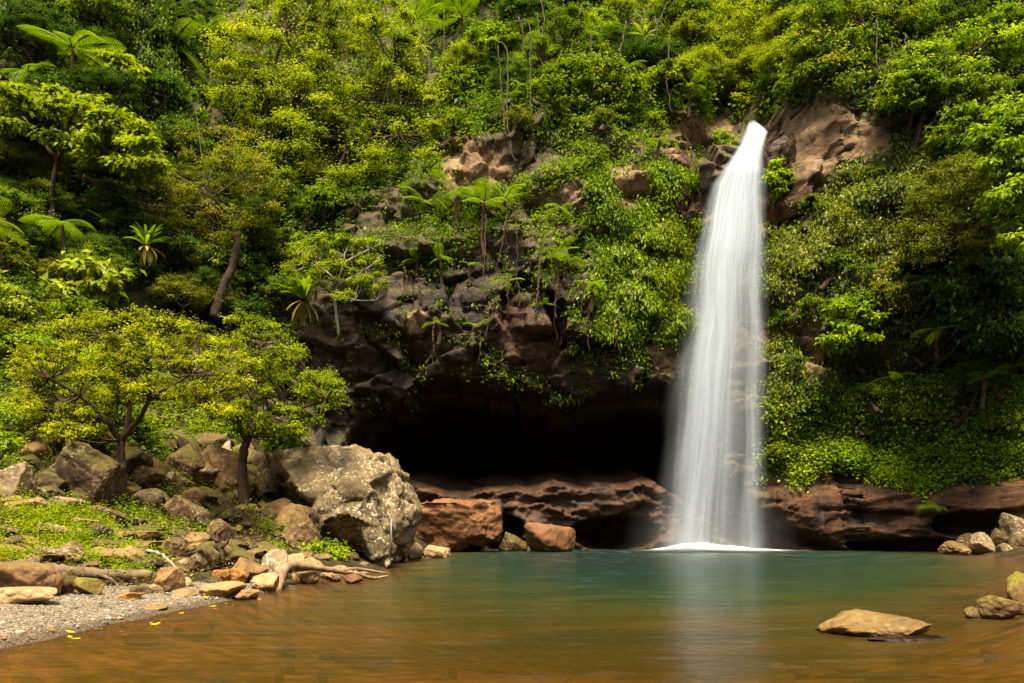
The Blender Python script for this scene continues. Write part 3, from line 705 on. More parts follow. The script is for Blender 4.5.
HERO = [
 # label, material, x0, x1, y0, y1, seed, extra
 ('broad flat-topped slab of stone at the left edge of the gravel', 'tan', -22, 51, 562, 597, 31, dict(flat_top=.5, tilt=.12, depth=.7, Y=15.4)),
 ('low pale stone shelf half buried under the broad slab', 'pale', -20, 52, 588, 605, 32, dict(flat_top=.3, depth=.5, Y=14.4)),
 ('small dark angular stone wedged beside the broad slab', 'dark', 49, 72, 574, 596, 33, dict(cuts=7)),
 ('low stone coated in yellow moss under the fallen log', 'moss', 70, 99, 578, 597, 34, {}),
 ('blocky tan stone at the end of the fallen log', 'tan', 149, 181, 567, 595, 35, dict(cuts=8, flat_top=.7)),
 ('small white triangular stone on the back edge of the gravel', 'pale', 167, 194, 589, 599, 36, dict(cuts=8)),
 ('rounded grey stone on the gravel in front of the log', 'grey', 124, 150, 586, 597, 37, {}),
 ('small round cream stone next to the blocky tan stone', 'pale', 146, 162, 584, 596, 38, {}),
 ('flat orange brown stone sunk at the back of the gravel', 'amber', 112, 142, 593, 603, 39, dict(flat_top=.3)),
 ('flat tan stone embedded alone in the gravel by the water', 'tan', 134, 164, 607, 612, 40, dict(flat_top=.3, depth=1.1, sink=2.5)),
 ('wedge-shaped ochre stone with a shaded face above the waterline', 'tan', 228, 268, 558, 586, 41, dict(cuts=6, tilt=.5, flat_top=.5)),
 ('smooth pinkish cone-shaped stone at the waterline by the pale branch', 'pale', 249, 277, 573, 592, 42, dict(cuts=7)),
 ('mossy grey stone standing behind the cone-shaped stone', 'lichen', 257, 289, 549, 578, 43, {}),
 ('pale cracked stone between mossy stone and big boulder', 'pale', 282, 306, 553, 571, 44, {}),
 ('long grey slab tilted on the bank below the second tree', 'grey', 160, 206, 495, 532, 45, dict(tilt=.6, flat_top=.45, depth=.6)),
 ('flat pale slab lying among the green herbs', 'tan', 118, 162, 531, 545, 46, dict(flat_top=.3, depth=.6)),
 ('second pale slab just below the flat slab in the herbs', 'tan', 125, 166, 541, 557, 47, dict(flat_top=.35, depth=.6)),
 ('dark red-brown wedge stone above the fallen log', 'grey', 54, 81, 541, 564, 48, dict(cuts=7)),
 ('rounded brown boulder with pale crust at the far left edge', 'lichen', -8, 29, 461, 499, 49, {}),
 ('tall mossy boulder darkened for tree shade behind the first tree trunk', 'dark', 36, 112, 438, 506, 50, dict(cuts=16, depth=.9, rough=.13)),
 ('small round brown stone at the foot of the tall dark boulder', 'grey', 32, 60, 487, 508, 51, {}),
 ('pointed mossy boulder left of the second tree trunk', 'grey', 198, 244, 444, 492, 52, dict(cuts=7)),
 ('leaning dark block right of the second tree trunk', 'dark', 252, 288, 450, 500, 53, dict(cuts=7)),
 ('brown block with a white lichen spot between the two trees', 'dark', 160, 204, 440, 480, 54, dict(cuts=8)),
 ('dark rounded stone tucked under the left side of the huge boulder', 'grey', 279, 320, 506, 549, 55, {}),
 ('thin pale upright stone beside the dead stump', 'grey', 204, 232, 518, 548, 56, dict(cuts=7)),
 ('orange flat stone lying on the wet gravel corner', 'amber', 207, 232, 570, 584, 57, dict(flat_top=.4)),
 ('yellow ochre stone beside the orange flat stone', 'amber', 226, 248, 568, 586, 58, {}),
 ('grey pyramid stone at the corner of the gravel beach', 'tan', 196, 242, 582, 600, 59, dict(cuts=7, tilt=-.4)),
 ('narrow tan stone on the waterline next to yellow leaves', 'tan', 232, 258, 590, 600, 60, dict(flat_top=.4)),
 ('round grey stone under the dead stump', 'grey', 186, 205, 553, 572, 61, {}),
 ('dull brown stone between the pale slabs and the stump', 'grey', 160, 188, 540, 562, 62, {}),
 ('mossy ledge stone below the tall dark boulder at left', 'moss', 8, 44, 430, 458, 63, {}),
 ('pale split stone right behind the cone-shaped stone', 'pale', 302, 322, 557, 570, 64, {}),
 ('low wet stone under the middle of the pale branch', 'tan', 292, 318, 572, 584, 65, dict(flat_top=.5)),
 ('smooth stone under the right half of the pale branch', 'pale', 318, 342, 570, 582, 66, {}),
 ('dark red stone at the water under the tip of the pale branch', 'rust', 342, 362, 574, 584, 67, {}),
]
for lab, mat, x0, x1, y0, y1, sd, ex in HERO:
    put_rock(lab, mat, x0, x1, y0, y1, sd, **ex)
for lab, mat, x0, x1, y0, y1, sd, Y, ex in (
 ('brown wet rock wedged at the right side of the lip of the fall', 'wet', 759, 803, 128, 168, 68, 43.6, dict(tilt=-.6, flat_top=.35, cuts=6, rough=.14)),
 ('white stone at the waterline right of the huge boulder', 'pale', 406, 424, 542, 561, 70, 33.5, {}),
 ('cream stone standing in the water farthest right of the huge boulder', 'pale', 421, 450, 545, 561, 71, 34, {}),
 ('large flat-topped rock rising from the amber water', 'tan', 832, 938, 614, 640, 72, 11.6, dict(depth=.8, flat_top=.66, tilt=.34, sub=6, cuts=30, sink=.6, rough=.07)),
 ('dark wet stone shelf on the right of the flat-topped rock', 'wet', 868, 956, 638, 647, 73, 11.2, dict(depth=.45, flat_top=.3, sink=.9, sub=5)),
 ('orange brown block in the mouth of the cave beside the boulder', 'rust', 396, 503, 497, 556, 74, 39.6, dict(depth=.6, cuts=14, sub=6, flat_top=.6, sink=.1, rough=.12)),
 ('bright rust-red rock under the cave ledge', 'rust', 524, 577, 522, 556, 75, 40.6, dict(depth=.7, cuts=9, sub=5)),
 ('small black stone between the orange block and red rock', 'dark', 498, 528, 532, 556, 76, 41.3, {}),
 ('tall mossy stone at the right edge of the shallows', 'moss', 1008, 1042, 572, 614, 77, 14.2, dict(cuts=9)),
 ('yellow mossed round stone in the shallows at right', 'moss', 986, 1030, 596, 619, 78, 13.5, {}),
 ('little reddish stone poking out of the shallows at right', 'grey', 967, 986, 607, 618, 79, 13.7, dict(cuts=8, sink=.5)),
 ('low wet stone bridging the two shallows stones', 'grey', 978, 1004, 608, 618, 80, 13.9, dict(sink=.5)),
 ('big pale boulder at right edge topping the far stone heap', 'lichen', 1006, 1050, 512, 552, 81, 37.6, dict(cuts=9)),
 ('flat grey stone leaning in the middle of the far stone heap', 'lichen', 974, 1001, 532, 553, 82, 37.5, dict(cuts=8)),
 ('pale wedge stone at the left end of the far stone heap', 'tan', 946, 976, 541, 553, 83, 37.6, dict(cuts=8)),
 ('brown stone behind the pale wedge in the far stone heap', 'grey', 960, 984, 533, 552, 84, 38.6, {}),
 ('stone topped by the big pale boulder in the far heap', 'grey', 993, 1016, 528, 554, 85, 37.9, {}),
 ('small round stone at the water in the far stone heap', 'lichen', 1000, 1018, 543, 555, 86, 36.8, {}),
 ('lowest right stone of the far stone heap', 'grey', 1014, 1046, 536, 556, 87, 36.9, {}),
 ('tiny white stone at the waterline before the far heap', 'pale', 962, 974, 548, 555, 88, 36.8, {}),
):
    put_rock(lab, mat, x0, x1, y0, y1, sd, Y=Y, **ex)
for i, (x, y, w) in enumerate(((850, 591, 66), (878, 580, 40), (925, 601, 44), (905, 594, 60), (960, 585, 50), (985, 572, 46))):
    Y = CAMZ * FPX / (y - HZ); ww = w / FPX * Y
    o = link('submerged_rock', rock_mesh('submerged_rock', ROCK['amber'], 90 + i, (ww, ww * 1.2, .30), flat_top=.5))
    o.location = ((x - 512) / FPX * Y, Y, -.335)
    tag(o, 'amber stone lying just under the surface of the pool at right', 'rock', 'sunken stones in the right of the pool')

for i in range(42):
    x = RNG.uniform(-5.6, 7.5); y = RNG.uniform(8.6, 15); d = -gz(x, y)
    if d < .05: continue
    r = RNG.uniform(.15, .55); o = link('submerged_rock', bpy.data.meshes['submerged_rock' + ('' if i % 6 == 0 else '.%03d' % (i % 6))])
    k_ = r / 1.2; o.scale = (k_, k_ * .8, RNG.uniform(.4, .9)); o.rotation_euler = (0, 0, RNG.uniform(0, 6.28)); o.location = (x, y, -d - .05)
    tag(o, 'brown stone dimly seen on the pool bed in the amber shallows', 'rock', 'stones on the bed of the shallows')
# loose stones over the bank
kinds = []
for i in range(14):
    d = (1, RNG.uniform(.6, .9), RNG.uniform(.4, .75))
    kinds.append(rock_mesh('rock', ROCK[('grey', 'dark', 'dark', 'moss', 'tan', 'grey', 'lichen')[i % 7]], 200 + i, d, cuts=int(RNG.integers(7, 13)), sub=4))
n_r = 0; tries = 0
while n_r < 225 and tries < 5000:
    tries += 1
    y = RNG.uniform(16.5, 36); s = RNG.gamma(1.6, 3.2)
    s += np.interp(y, [16, 19, 22], [3.2, 1.0, .1]); x = shore(y) - s
    if s > 16: continue
    u, w = proj(np.array([x, y, gz(x, y)])); u, w = u[0], w[0]
    if u < -25 or u > 400: continue
    if s < .4 and y < 24: continue
    sz = RNG.choice([.22, .32, .45, .65, .95, 1.4], p=[.20, .24, .23, .16, .11, .06]) * RNG.uniform(.8, 1.25)
    if y > 26: sz *= 1.35
    if s < 2: sz = min(sz, .5)
    if y < 19 and sz > .6: continue
    o = link('rock', kinds[int(RNG.integers(0, 14))])
    o.location = (x, y, gz(x, y) - .18 * sz); o.scale = (sz * RNG.uniform(.8, 1.4), sz, sz * RNG.uniform(.7, 1.2))
    o.rotation_euler = (RNG.uniform(-.3, .3), RNG.uniform(-.3, .3), RNG.uniform(0, 6.28))
    tag(o, 'brown stone among the many loose stones strewn over the left bank', 'rock', 'loose stones strewn over the bank')
    n_r += 1
while n_r < 298:
    y = RNG.uniform(17, 25); x = shore(y) - RNG.uniform(2.2, 9); u, w = proj(np.array([x, y, gz(x, y)])); u, w = u[0], w[0]
    if not (-20 < u < 260 and 500 < w < 575): continue
    sz = RNG.uniform(.22, .75); o = link('rock', kinds[int(RNG.choice([0, 2, 4, 5, 6, 9, 11, 12]))])
    o.location = (x, y, gz(x, y) - .02); o.scale = (sz * RNG.uniform(1, 1.5), sz, sz * RNG.uniform(.6, .9)); o.rotation_euler = (RNG.uniform(-.25, .25), RNG.uniform(-.25, .25), RNG.uniform(-.6, .6))
    tag(o, 'brown stone among the many loose stones strewn over the left bank', 'rock', 'loose stones strewn over the bank'); n_r += 1
nb = 0
while nb < 34:
    y = RNG.uniform(25, 36); x = shore(y) - RNG.uniform(1.5, 12); u, w = proj(np.array([x, y, gz(x, y)])); u, w = u[0], w[0]
    if not (-10 < u < 300 and 438 < w < 505) or abs(u - 125) < 12 and y < 27 or abs(u - 245) < 12 and y < 30: continue
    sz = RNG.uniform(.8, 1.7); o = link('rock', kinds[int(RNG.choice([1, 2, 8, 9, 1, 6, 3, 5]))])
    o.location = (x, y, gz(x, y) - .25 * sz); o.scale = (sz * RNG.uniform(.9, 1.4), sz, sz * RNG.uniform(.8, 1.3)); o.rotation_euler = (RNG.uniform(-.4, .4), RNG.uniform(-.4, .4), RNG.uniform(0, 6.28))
    tag(o, 'mossy boulder with tree shade in its dark colour, in the pile at the back of the left bank under the trees', 'boulder', 'boulders piled at the back of the bank'); nb += 1
# pebbles at the cave foot and shore as single mass
mb = MB(); V1, T1 = ICO[1]
for i in range(5200):
    y = RNG.uniform(9.5, 20); s = RNG.uniform(-.15, np.interp(y, [9, 14, 18, 20], [6, 4, 3, 1.2])); x = shore(y) - s
    r = RNG.uniform(.006, .014) * (1.0 if RNG.random() < .95 else 1.9)
    mb.add(V1 * r * np.array([RNG.uniform(.8, 1.4), RNG.uniform(.8, 1.4), .7]) * RNG.uniform(.9, 1.1, (len(V1), 1)) + np.array([x, y, gz(x, y) + .055]), None, T1)
for i in range(170):
    y = RNG.uniform(9.5, 19.5); x = shore(y) - RNG.gamma(1.2, 1.1); r = RNG.uniform(.025, .06)
    mb.add(V1 * r * np.array([RNG.uniform(.9, 1.6), RNG.uniform(.8, 1.3), .6]) * RNG.uniform(.88, 1.1, (len(V1), 1)) + np.array([x, y, gz(x, y) + .05]), None, T1)
k = NT('pebbles_mixed'); gmm = k.n('NewGeometry'); rr = gmm.outputs['Random Per Island']
M_peb = k.pbr(k.ramp(rr, [(0, (.05, .038, .025)), (.5, (.17, .138, .095)), (.85, (.33, .28, .21)), (1, (.28, .14, .05))]), .85)
tag(link('pebbles', mb.build('pebbles', M_peb)), 'small grey and tan pebbles strewn over the gravel beach', None, None, 'stuff')

# ------------------------------------------------------------------ wood on the shore
def path3(pts, Y0, Y1=None):
    n = len(pts); Y1 = Y1 or Y0
    return np.array([W(p[0], p[1], Y0 + (Y1 - Y0) * i / (n - 1)) for i, p in enumerate(pts)])
mb = MB(); P = curve(path3([(-60, 566), (0, 566), (50, 570), (100, 574), (152, 575)], 17.5, 18.4), 40, .012)
mb.tube(P, np.linspace(.17, .10, 40), 12, .07)
lg = tag(link('fallen_log', mb.build('fallen_log', BARK['log'])), 'long brown log lying behind the broad slab at the back of the gravel', 'log')
mb = MB(); mb.tube(curve(path3([(98, 574), (112, 580), (122, 590)], 18.0, 17.8), 10), np.linspace(.05, .02, 10), 6, .1); link('branch_stub', mb.build('branch_stub', BARK['log']), lg)
mb = MB(); mb.tube(curve(path3([(276, 592), (280, 583), (283, 572), (290, 566), (305, 566), (325, 569), (345, 572), (368, 574)], 19.2, 22.0), 40, .01), np.r_[np.linspace(.10, .115, 12), np.linspace(.115, .05, 28)], 10, .10)
br = tag(link('driftwood_branch', mb.build('driftwood_branch', BARK['drift'])), 'bare pale bent branch lying at the waterline in front of the boulders', 'branch')
for pts in ([(340, 571), (358, 569), (386, 573)], [(355, 573), (372, 578), (388, 576)]):
    mb = MB(); mb.tube(curve(path3(pts, 21.5, 22.3), 12), np.linspace(.07, .025, 12), 7, .1); link('fork', mb.build('fork', BARK['drift']), br)
mb = MB(); mb.tube(curve(path3([(147, 551), (160, 554), (170, 562), (178, 571), (181, 577)], 20.8, 19.6), 24, .008), np.linspace(.045, .02, 24), 7, .1)
tag(link('driftwood_branch', mb.build('driftwood_branch', BARK['pale'])), 'thin bleached stick arching over the blocky tan stone', 'branch')
b0 = gp(219, 566); st = MB()
st.tube(curve(np.array([[0, 0, -.1], [.05, 0, .35], [-.05, .05, .7], [.1, 0, .95]]), 16, .015), np.linspace(.13, .035, 16), 8, .15)
sto = tag(link('dead_stump', st.build('dead_stump', BARK['fern']), None, b0), 'dead reddish stump with snags among the bank stones', 'stump')
for q in ([[.04, 0, .45], [.25, -.1, .6], [.3, -.1, .85]], [[0, 0, .6], [-.2, 0, .75], [-.22, .05, 1.0]], [[0, 0, .1], [-.35, -.3, .05], [-.7, -.4, -.1]]):
    mb = MB(); mb.tube(curve(np.array(q), 9), np.linspace(.05, .015, 9), 6, .1); link('snag', mb.build('snag', BARK['fern']), sto)
# thin measuring post at the boulder
k = NT('grey_metal'); n = k.noise(k.coord(), 8, 4); M_metal = k.pbr(k.ramp(n, [(.3, (.12, .115, .10)), (.7, (.24, .23, .21))]), .5)
k = NT('yellowed_wood'); n = k.noise(k.coord(), 8, 4); M_stick = k.pbr(k.ramp(n, [(.3, (.14, .10, .04)), (.7, (.26, .19, .07))]), .8)
pb = W(391.5, 566, 27.3)
def box(c, s):
    c = np.array(c); s = np.array(s) / 2
    V = np.array([[x, y, z] for x in (-1, 1) for y in (-1, 1) for z in (-1, 1)]) * s + c
    return V, np.array([[0, 1, 3, 2], [4, 6, 7, 5], [0, 4, 5, 1], [2, 3, 7, 6], [0, 2, 6, 4], [1, 5, 7, 3]])
gp_ = empty('gauge_post', pb, 'thin post with a short metal bracket standing against the boulder', 'post')
for nm, c, s, m in (('stick', (0, .0, 1.45), (.03, .03, 2.1), M_stick), ('post', (.0, -.06, .95), (.045, .045, 1.1), M_metal), ('bracket', (-.20, -.06, 1.48), (.38, .045, .035), M_metal)):
    mb = MB(); V, Q = box(c, s); mb.add(V, Q); link(nm, mesh(nm, V, Q, None, m), gp_)
# ------------------------------------------------------------------ leaves
def leaves_arr(p, d, n, L, Wd, tint, curl=.18):
    """One folded four-cornered leaf per row: base p, direction d, normal n."""
    d = nrm(d); s = nrm(np.cross(n, d)); n = np.cross(d, s)
    L = np.broadcast_to(L, (len(p),))[:, None]; Wd = np.broadcast_to(Wd, (len(p),))[:, None]
    m = p + d * L * .45
    V = np.stack([p, m + s * Wd * .5 + n * Wd * .18, p + d * L - n * L * curl, m - s * Wd * .5 + n * Wd * .18], 1).reshape(-1, 3)
    return V, np.arange(len(p) * 4).reshape(-1, 4), tint

def clump_leaves(C, rad, per, L, g, flat=.55, up=.55, droop=.25, ctint=None, wid=.5, hang=0.0):
    """Leaves of leaf-clusters: C centres (n,3), rad (n,), per leaves in each."""
    n = len(C); tot = n * per; ci = np.repeat(np.arange(n), per)
    u = nrm(g.normal(0, 1, (tot, 3))); u[:, 2] = np.where(u[:, 2] < -.1, u[:, 2] * np.where(g.random(tot) < .6, -1, 1), u[:, 2])
    r = np.abs(g.normal(.45, .38, tot))
    off = u * r[:, None] * rad[ci][:, None] * g.uniform(.6, 1.4, (n, 3))[ci]; off[:, 2] *= flat
    p = C[ci] + off
    nn = nrm(u * .45 + np.array([0, 0, up]) + g.normal(0, .38, (tot, 3)))
    d = u * np.array([1, 1, .3]) + g.normal(0, .55, (tot, 3)); d[:, 2] -= droop; d -= nn * np.sum(d * nn, 1)[:, None]
    if hang: d = d * (1 - hang) + np.array([0, 0, -1.]) * hang
    Ls = L * g.uniform(.65, 1.3, tot)
    ct = g.normal(0, .19, n) if ctint is None else ctint
    t = np.clip(.45 + ct[ci] + g.normal(0, .17, tot), 0, 1)
    return leaves_arr(p, d, nn, Ls, Ls * wid, t)

def leaf_mesh(name, parts, mat):
    V, Q, t = [], [], []; n = 0
    for v, q, tt in parts:
        V.append(v); Q.append(q + n); t.append(tt); n += len(v)
    return mesh(name, np.vstack(V), np.vstack(Q), None, LEAF[mat], False, {'tint': np.concatenate(t)})

# ------------------------------------------------------------------ trees
def limbs_to(mb, start, tips, r0, g, groups=5, wob=.06):
    """Limbs from the trunk head fanning out to the leaf clusters."""
    if len(tips) == 0: return
    ang = np.arctan2(tips[:, 1] - start[1], tips[:, 0] - start[0]); od = np.argsort(ang)
    for ch in np.array_split(od, groups):
        if not len(ch): continue
        ctr = tips[ch].mean(0); mid = start * .45 + ctr * .55 + np.array([0, 0, -.1 * np.linalg.norm(ctr - start)])
        L = np.linalg.norm(mid - start)
        mb.tube(curve([start, (start + mid) / 2 + g.normal(0, wob * L, 3), mid], 8), np.linspace(r0 * .6, r0 * .32, 8), 6, .05, False)
        for t in tips[ch]:
            if g.random() < .75:
                q = (mid + t) / 2 + g.normal(0, wob * np.linalg.norm(t - mid) + .01, 3)
                mb.tube(curve([mid, q, t], 6), np.linspace(r0 * .28, r0 * .06, 6), 4, 0, False)

def generic_tree(kind, seed, H=3.6, a=2.6, b=2.0, nc=52, per=200, L=.19, mat='mid', flat=.5, bark='brown', cr=(.35, 1.15), wid=.5, droop=.25, name='forest_tree'):
    g = np.random.default_rng(seed)
    u = nrm(g.normal(0, 1, (nc, 3))); u[:, 2] = np.where(u[:, 2] < -.35, -u[:, 2], u[:, 2])
    r = g.uniform(.45, 1.0, nc) ** .6
    C = u * r[:, None] * np.array([a, a, b]) * (1 + .25 * fbm(u * 1.3 + seed, 2, seed)[:, None]) + np.array([0, 0, H])
    rad = g.uniform(*cr, nc)
    me = leaf_mesh('crown', [clump_leaves(C, rad, per, L, g, flat, wid=wid, droop=droop)], mat)
    mb = MB(); top = np.array([g.normal(0, .3), g.normal(0, .3), H - b * .55])
    mb.tube(curve([[0, .9 * H, -.4], [g.normal(0, .2), .35 * H, H * .22], top], 12, .02), np.linspace(.20, .10, 12), 8, .06)
    limbs_to(mb, top, C, .12, g)
    return me, mb.build('trunk', BARK[bark])

def hero_tree(name, cat, label, Y, trunk, limbs, poly, npads, padr, per, L, mat, bark='brown', r0=.16, depth=2.0, flat=.4, wid=.5, seed=1, group=None, twig=.7, droop=.25, hang=0.0, up=.55, base=None, topw=.6):
    """Tree measured in the photograph: trunk and limb lines and crown outline in picture points at distance Y."""
    g = np.random.default_rng(seed)
    base = W(*trunk[0], Y) if base is None else np.asarray(base)
    root = empty(name, base, label, cat, group)
    mb = MB()
    tp = path3(trunk, base[1], Y) - base; tp[0] = 0; tp[0, 2] = -.4
    mb.tube(curve(tp, 18, r0 * .1), np.linspace(r0, r0 * .7, 18), 10, .07)
    ends = [tp[-1]]
    for lm in limbs:
        yo = g.uniform(-.8, .8) * depth * .7
        lp = path3(lm, Y, Y + yo) - base
        mb.tube(curve(lp, 14, r0 * .12), np.linspace(r0 * .62, r0 * .2, 14), 7, .07, False); ends += list(lp[1:])
    xs, ys = zip(*poly); C = []
    while len(C) < npads:
        u = g.uniform(min(xs), max(xs)); w = g.uniform(min(ys), max(ys))
        if inpoly(np.array([u]), np.array([w]), poly)[0]:
            C.append(W(u, w, Y + g.uniform(-1, 1) * depth * (.35 + .65 * g.random())) - base)
    C = np.array(C); rad = padr * g.uniform(.6, 1.35, npads)
    ends = np.array(ends)
    for c in C:
        if g.random() < twig:
            e = ends[np.argmin(np.linalg.norm(ends - c, axis=1) + np.maximum(ends[:, 2] - c[2], 0))]
            q = (e + c) / 2 + g.normal(0, .07 * np.linalg.norm(e - c) + .01, 3) + np.array([0, 0, -.08 * np.linalg.norm(e - c)])
            mb.tube(curve([e, q, c], 7), np.linspace(r0 * .22, r0 * .05, 7), 4, 0, False)
    link('trunk', mb.build('trunk', BARK[bark]), root)
    link('crown', leaf_mesh('crown', [clump_leaves(C, rad, per, L, g, flat, wid=wid, droop=droop, hang=hang, up=up)], mat), root)
    return root

b1 = gp(127, 508); b2 = gp(246, 507)
hero_tree('small_tree', 'tree', 'small spreading yellow-green tree with a forked trunk nearest the gravel beach', b1[1],
    [(127, 508), (124, 488), (122, 465), (121, 440)], [[(121, 440), (103, 418), (80, 396), (50, 378)], [(121, 440), (138, 420), (152, 398), (190, 375)], [(122, 446), (130, 405), (122, 365), (118, 335)], [(80, 396), (60, 402), (30, 395)], [(152, 398), (200, 395), (235, 388)]],
    [(4, 395), (18, 352), (50, 326), (100, 312), (165, 314), (215, 332), (250, 362), (254, 398), (222, 416), (175, 402), (140, 398), (112, 425), (88, 442), (55, 446), (30, 425)], 250, .34, 165, .09, 'yellow', r0=.15, depth=2.8, flat=.62, seed=3, base=b1)
hero_tree('small_tree', 'tree', 'second small yellow-green tree with a dark straight trunk beside the huge boulder', b2[1],
    [(246, 507), (242, 480), (243, 455), (248, 436)], [[(248, 436), (262, 415), (285, 398), (310, 385)], [(246, 440), (236, 418), (222, 395)], [(248, 436), (252, 400), (258, 350)], [(262, 415), (290, 412), (325, 400)]],
    [(190, 392), (204, 342), (238, 310), (272, 325), (300, 350), (336, 380), (342, 408), (312, 432), (262, 440), (232, 432), (202, 415)], 180, .36, 160, .10, 'lime', r0=.19, depth=2.4, flat=.65, seed=4, base=b2)

def on_cliff(px, py, back=0.0):
    h, n = chit(px, py); return h, n
def Yc(px, py, pull): return chit(px, py)[0][1] - pull
def ground_base(px, py, Y):
    """Foot of a plant: straight down from a picture point at distance Y to the slope."""
    o = Vector(W(px, py, Y)); h = BVH.ray_cast(o, Vector((0, .25, -1)).normalized())
    g_ = gz(o.x, o.y)
    if h[0] and h[0].z > g_: return np.array(h[0])
    return np.array([o.x, o.y, g_])
def back_base(px, py, Y):
    """Foot of a plant on a wall: the nearer of straight back and down to the slope."""
    o = Vector(W(px, py, Y)); best = None
    for d in ((0, .7, -.7), (0, 1, -.3), (0, 1, 0), (0, 1, .4)):
        h = BVH.ray_cast(o, Vector(d).normalized())
        if h[0] and o.z - h[0].z < 3.5 and (best is None or (h[0] - o).length < (best - o).length): best = h[0]
    if best is None: best = o + Vector((0, 1.2, -1.0))
    g_ = gz(best.x, best.y)
    return np.array([best.x, best.y, max(best.z, g_)])
def hero_on_slope(name, cat, label, pull, cpx_, cpy_, trunk, limbs, poly, *a, **kw):
    Y = Yc(cpx_, cpy_, pull); b = back_base(*trunk[0], Y)
    return hero_tree(name, cat, label, Y, trunk, limbs, poly, *a, base=b, **kw)

hero_on_slope('tree', 'tree', 'large round-crowned green tree in the upper left centre above the cave', 2.5, 320, 110,
    [(262, 225), (264, 185), (262, 150)], [[(262, 150), (240, 110), (225, 75)], [(262, 150), (290, 110), (320, 60)], [(264, 165), (310, 135), (360, 100), (400, 70)], [(262, 150), (270, 90), (285, 30)], [(310, 135), (350, 140), (400, 135)]],
    [(204, 62), (238, 12), (300, -15), (380, -10), (422, 25), (432, 80), (446, 125), (430, 160), (390, 178), (330, 192), (290, 176), (250, 160), (222, 120)], 270, .80, 300, .16, 'lime', r0=.25, depth=2.6, flat=.5, seed=5)
hero_on_slope('tree', 'tree', 'umbrella-shaped bright tree with large drooping leaves at the left edge', 3.5, 60, 150,
    [(52, 245), (52, 195), (60, 152)], [[(60, 152), (95, 140), (135, 150)], [(58, 160), (30, 130), (5, 115)], [(60, 152), (70, 120), (80, 105)]],
    [(-10, 112), (0, 85), (40, 84), (90, 100), (150, 128), (160, 165), (142, 180), (92, 158), (40, 138), (8, 138)], 90, .60, 130, .30, 'lime', r0=.14, depth=2.0, flat=.4, wid=.55, seed=6, droop=.7)
hero_on_slope('tree', 'tree', 'small bright big-leaved tree above the umbrella-shaped tree at upper left', 2.0, 98, 75,
    [(90, 125), (92, 98), (96, 80)], [[(96, 80), (110, 66), (128, 72)], [(96, 84), (76, 66), (64, 60)]],
    [(58, 70), (66, 52), (90, 48), (125, 58), (136, 76), (120, 84), (98, 76), (80, 92)], 26, .5, 60, .42, 'lime', r0=.08, depth=.8, flat=.6, wid=.62, seed=7, droop=.8)
hero_on_slope('vine_clad_tree', 'tree', 'slim tree wrapped in green climbing vines at upper left', 2.2, 150, 60,
    [(150, 150), (148, 90), (145, 0)], [[(148, 90), (170, 100), (185, 110)]],
    [(124, -10), (174, -10), (168, 55), (196, 95), (186, 130), (140, 112), (120, 55)], 70, .62, 130, .20, 'mid', r0=.16, depth=.9, flat=1.1, seed=8, hang=.5)
hero_on_slope('twiggy_bush', 'bush', 'olive bush tangled with bare brown twigs below the round-crowned tree', 2.6, 205, 190,
    [(215, 265), (210, 225), (205, 190)], [[(205, 190), (170, 170), (150, 140)], [(205, 190), (225, 140), (240, 105)], [(208, 200), (250, 170), (265, 150)], [(205, 190), (200, 140), (195, 105)], [(206, 205), (150, 205), (120, 190)]],
    [(112, 205), (140, 165), (188, 128), (250, 125), (282, 180), (272, 240), (205, 262), (135, 252)], 130, .62, 130, .13, 'olive', bark='vine', r0=.055, depth=1.8, flat=.6, seed=9, twig=1.0)
hero_on_slope('layered_shrub', 'shrub', 'dark green layered shrub growing out of the cliff top left of the fall', 1.8, 590, 95,
    [(592, 160), (590, 130), (592, 108)], [[(592, 108), (565, 90), (550, 85)], [(592, 108), (615, 85), (632, 80)], [(592, 112), (595, 75), (600, 60)]],
    [(538, 92), (560, 62), (600, 52), (642, 80), (636, 120), (592, 130), (548, 118)], 75, .72, 130, .20, 'mid', r0=.13, depth=1.5, flat=.32, seed=10)
hero_on_slope('slanting_tree', 'tree', 'bright layered tree slanting up to the top right corner', 2.6, 940, 75,
    [(915, 150), (925, 110), (940, 80)], [[(940, 80), (975, 50), (1010, 20)], [(932, 95), (905, 85), (890, 80)], [(940, 80), (950, 90), (970, 75)]],
    [(880, 102), (890, 70), (930, 45), (980, 15), (1018, 5), (1030, 42), (985, 72), (962, 102), (918, 110)], 110, .62, 140, .19, 'bright', r0=.14, depth=1.6, flat=.35, seed=12)
hero_on_slope('tree', 'tree', 'yellow-green leafy tree reaching in from the right edge', 6.0, 1010, 180,
    [(1046, 300), (1040, 240), (1025, 190)], [[(1025, 190), (1000, 150), (990, 130)], [(1030, 210), (1005, 215), (995, 220)], [(1025, 190), (1020, 140), (1025, 110)]],
    [(978, 122), (1000, 104), (1060, 95), (1060, 255), (1002, 246), (986, 220), (992, 180), (972, 152)], 80, .55, 150, .22, 'bright', r0=.13, depth=1.4, flat=.5, seed=13)
hero_on_slope('feathery_tree', 'tree', 'soft olive fine-leaved tree on the right wall below the yellow-green one', 3.5, 948, 215,
    [(965, 320), (958, 270), (955, 235)], [[(955, 235), (925, 225), (905, 235)], [(955, 235), (960, 190), (975, 165)], [(955, 240), (985, 215), (995, 205)]],
    [(888, 252), (904, 205), (940, 163), (985, 150), (1002, 180), (1000, 232), (972, 262), (930, 268)], 130, .6, 150, .12, 'olive', r0=.11, depth=1.5, flat=.45, seed=14)
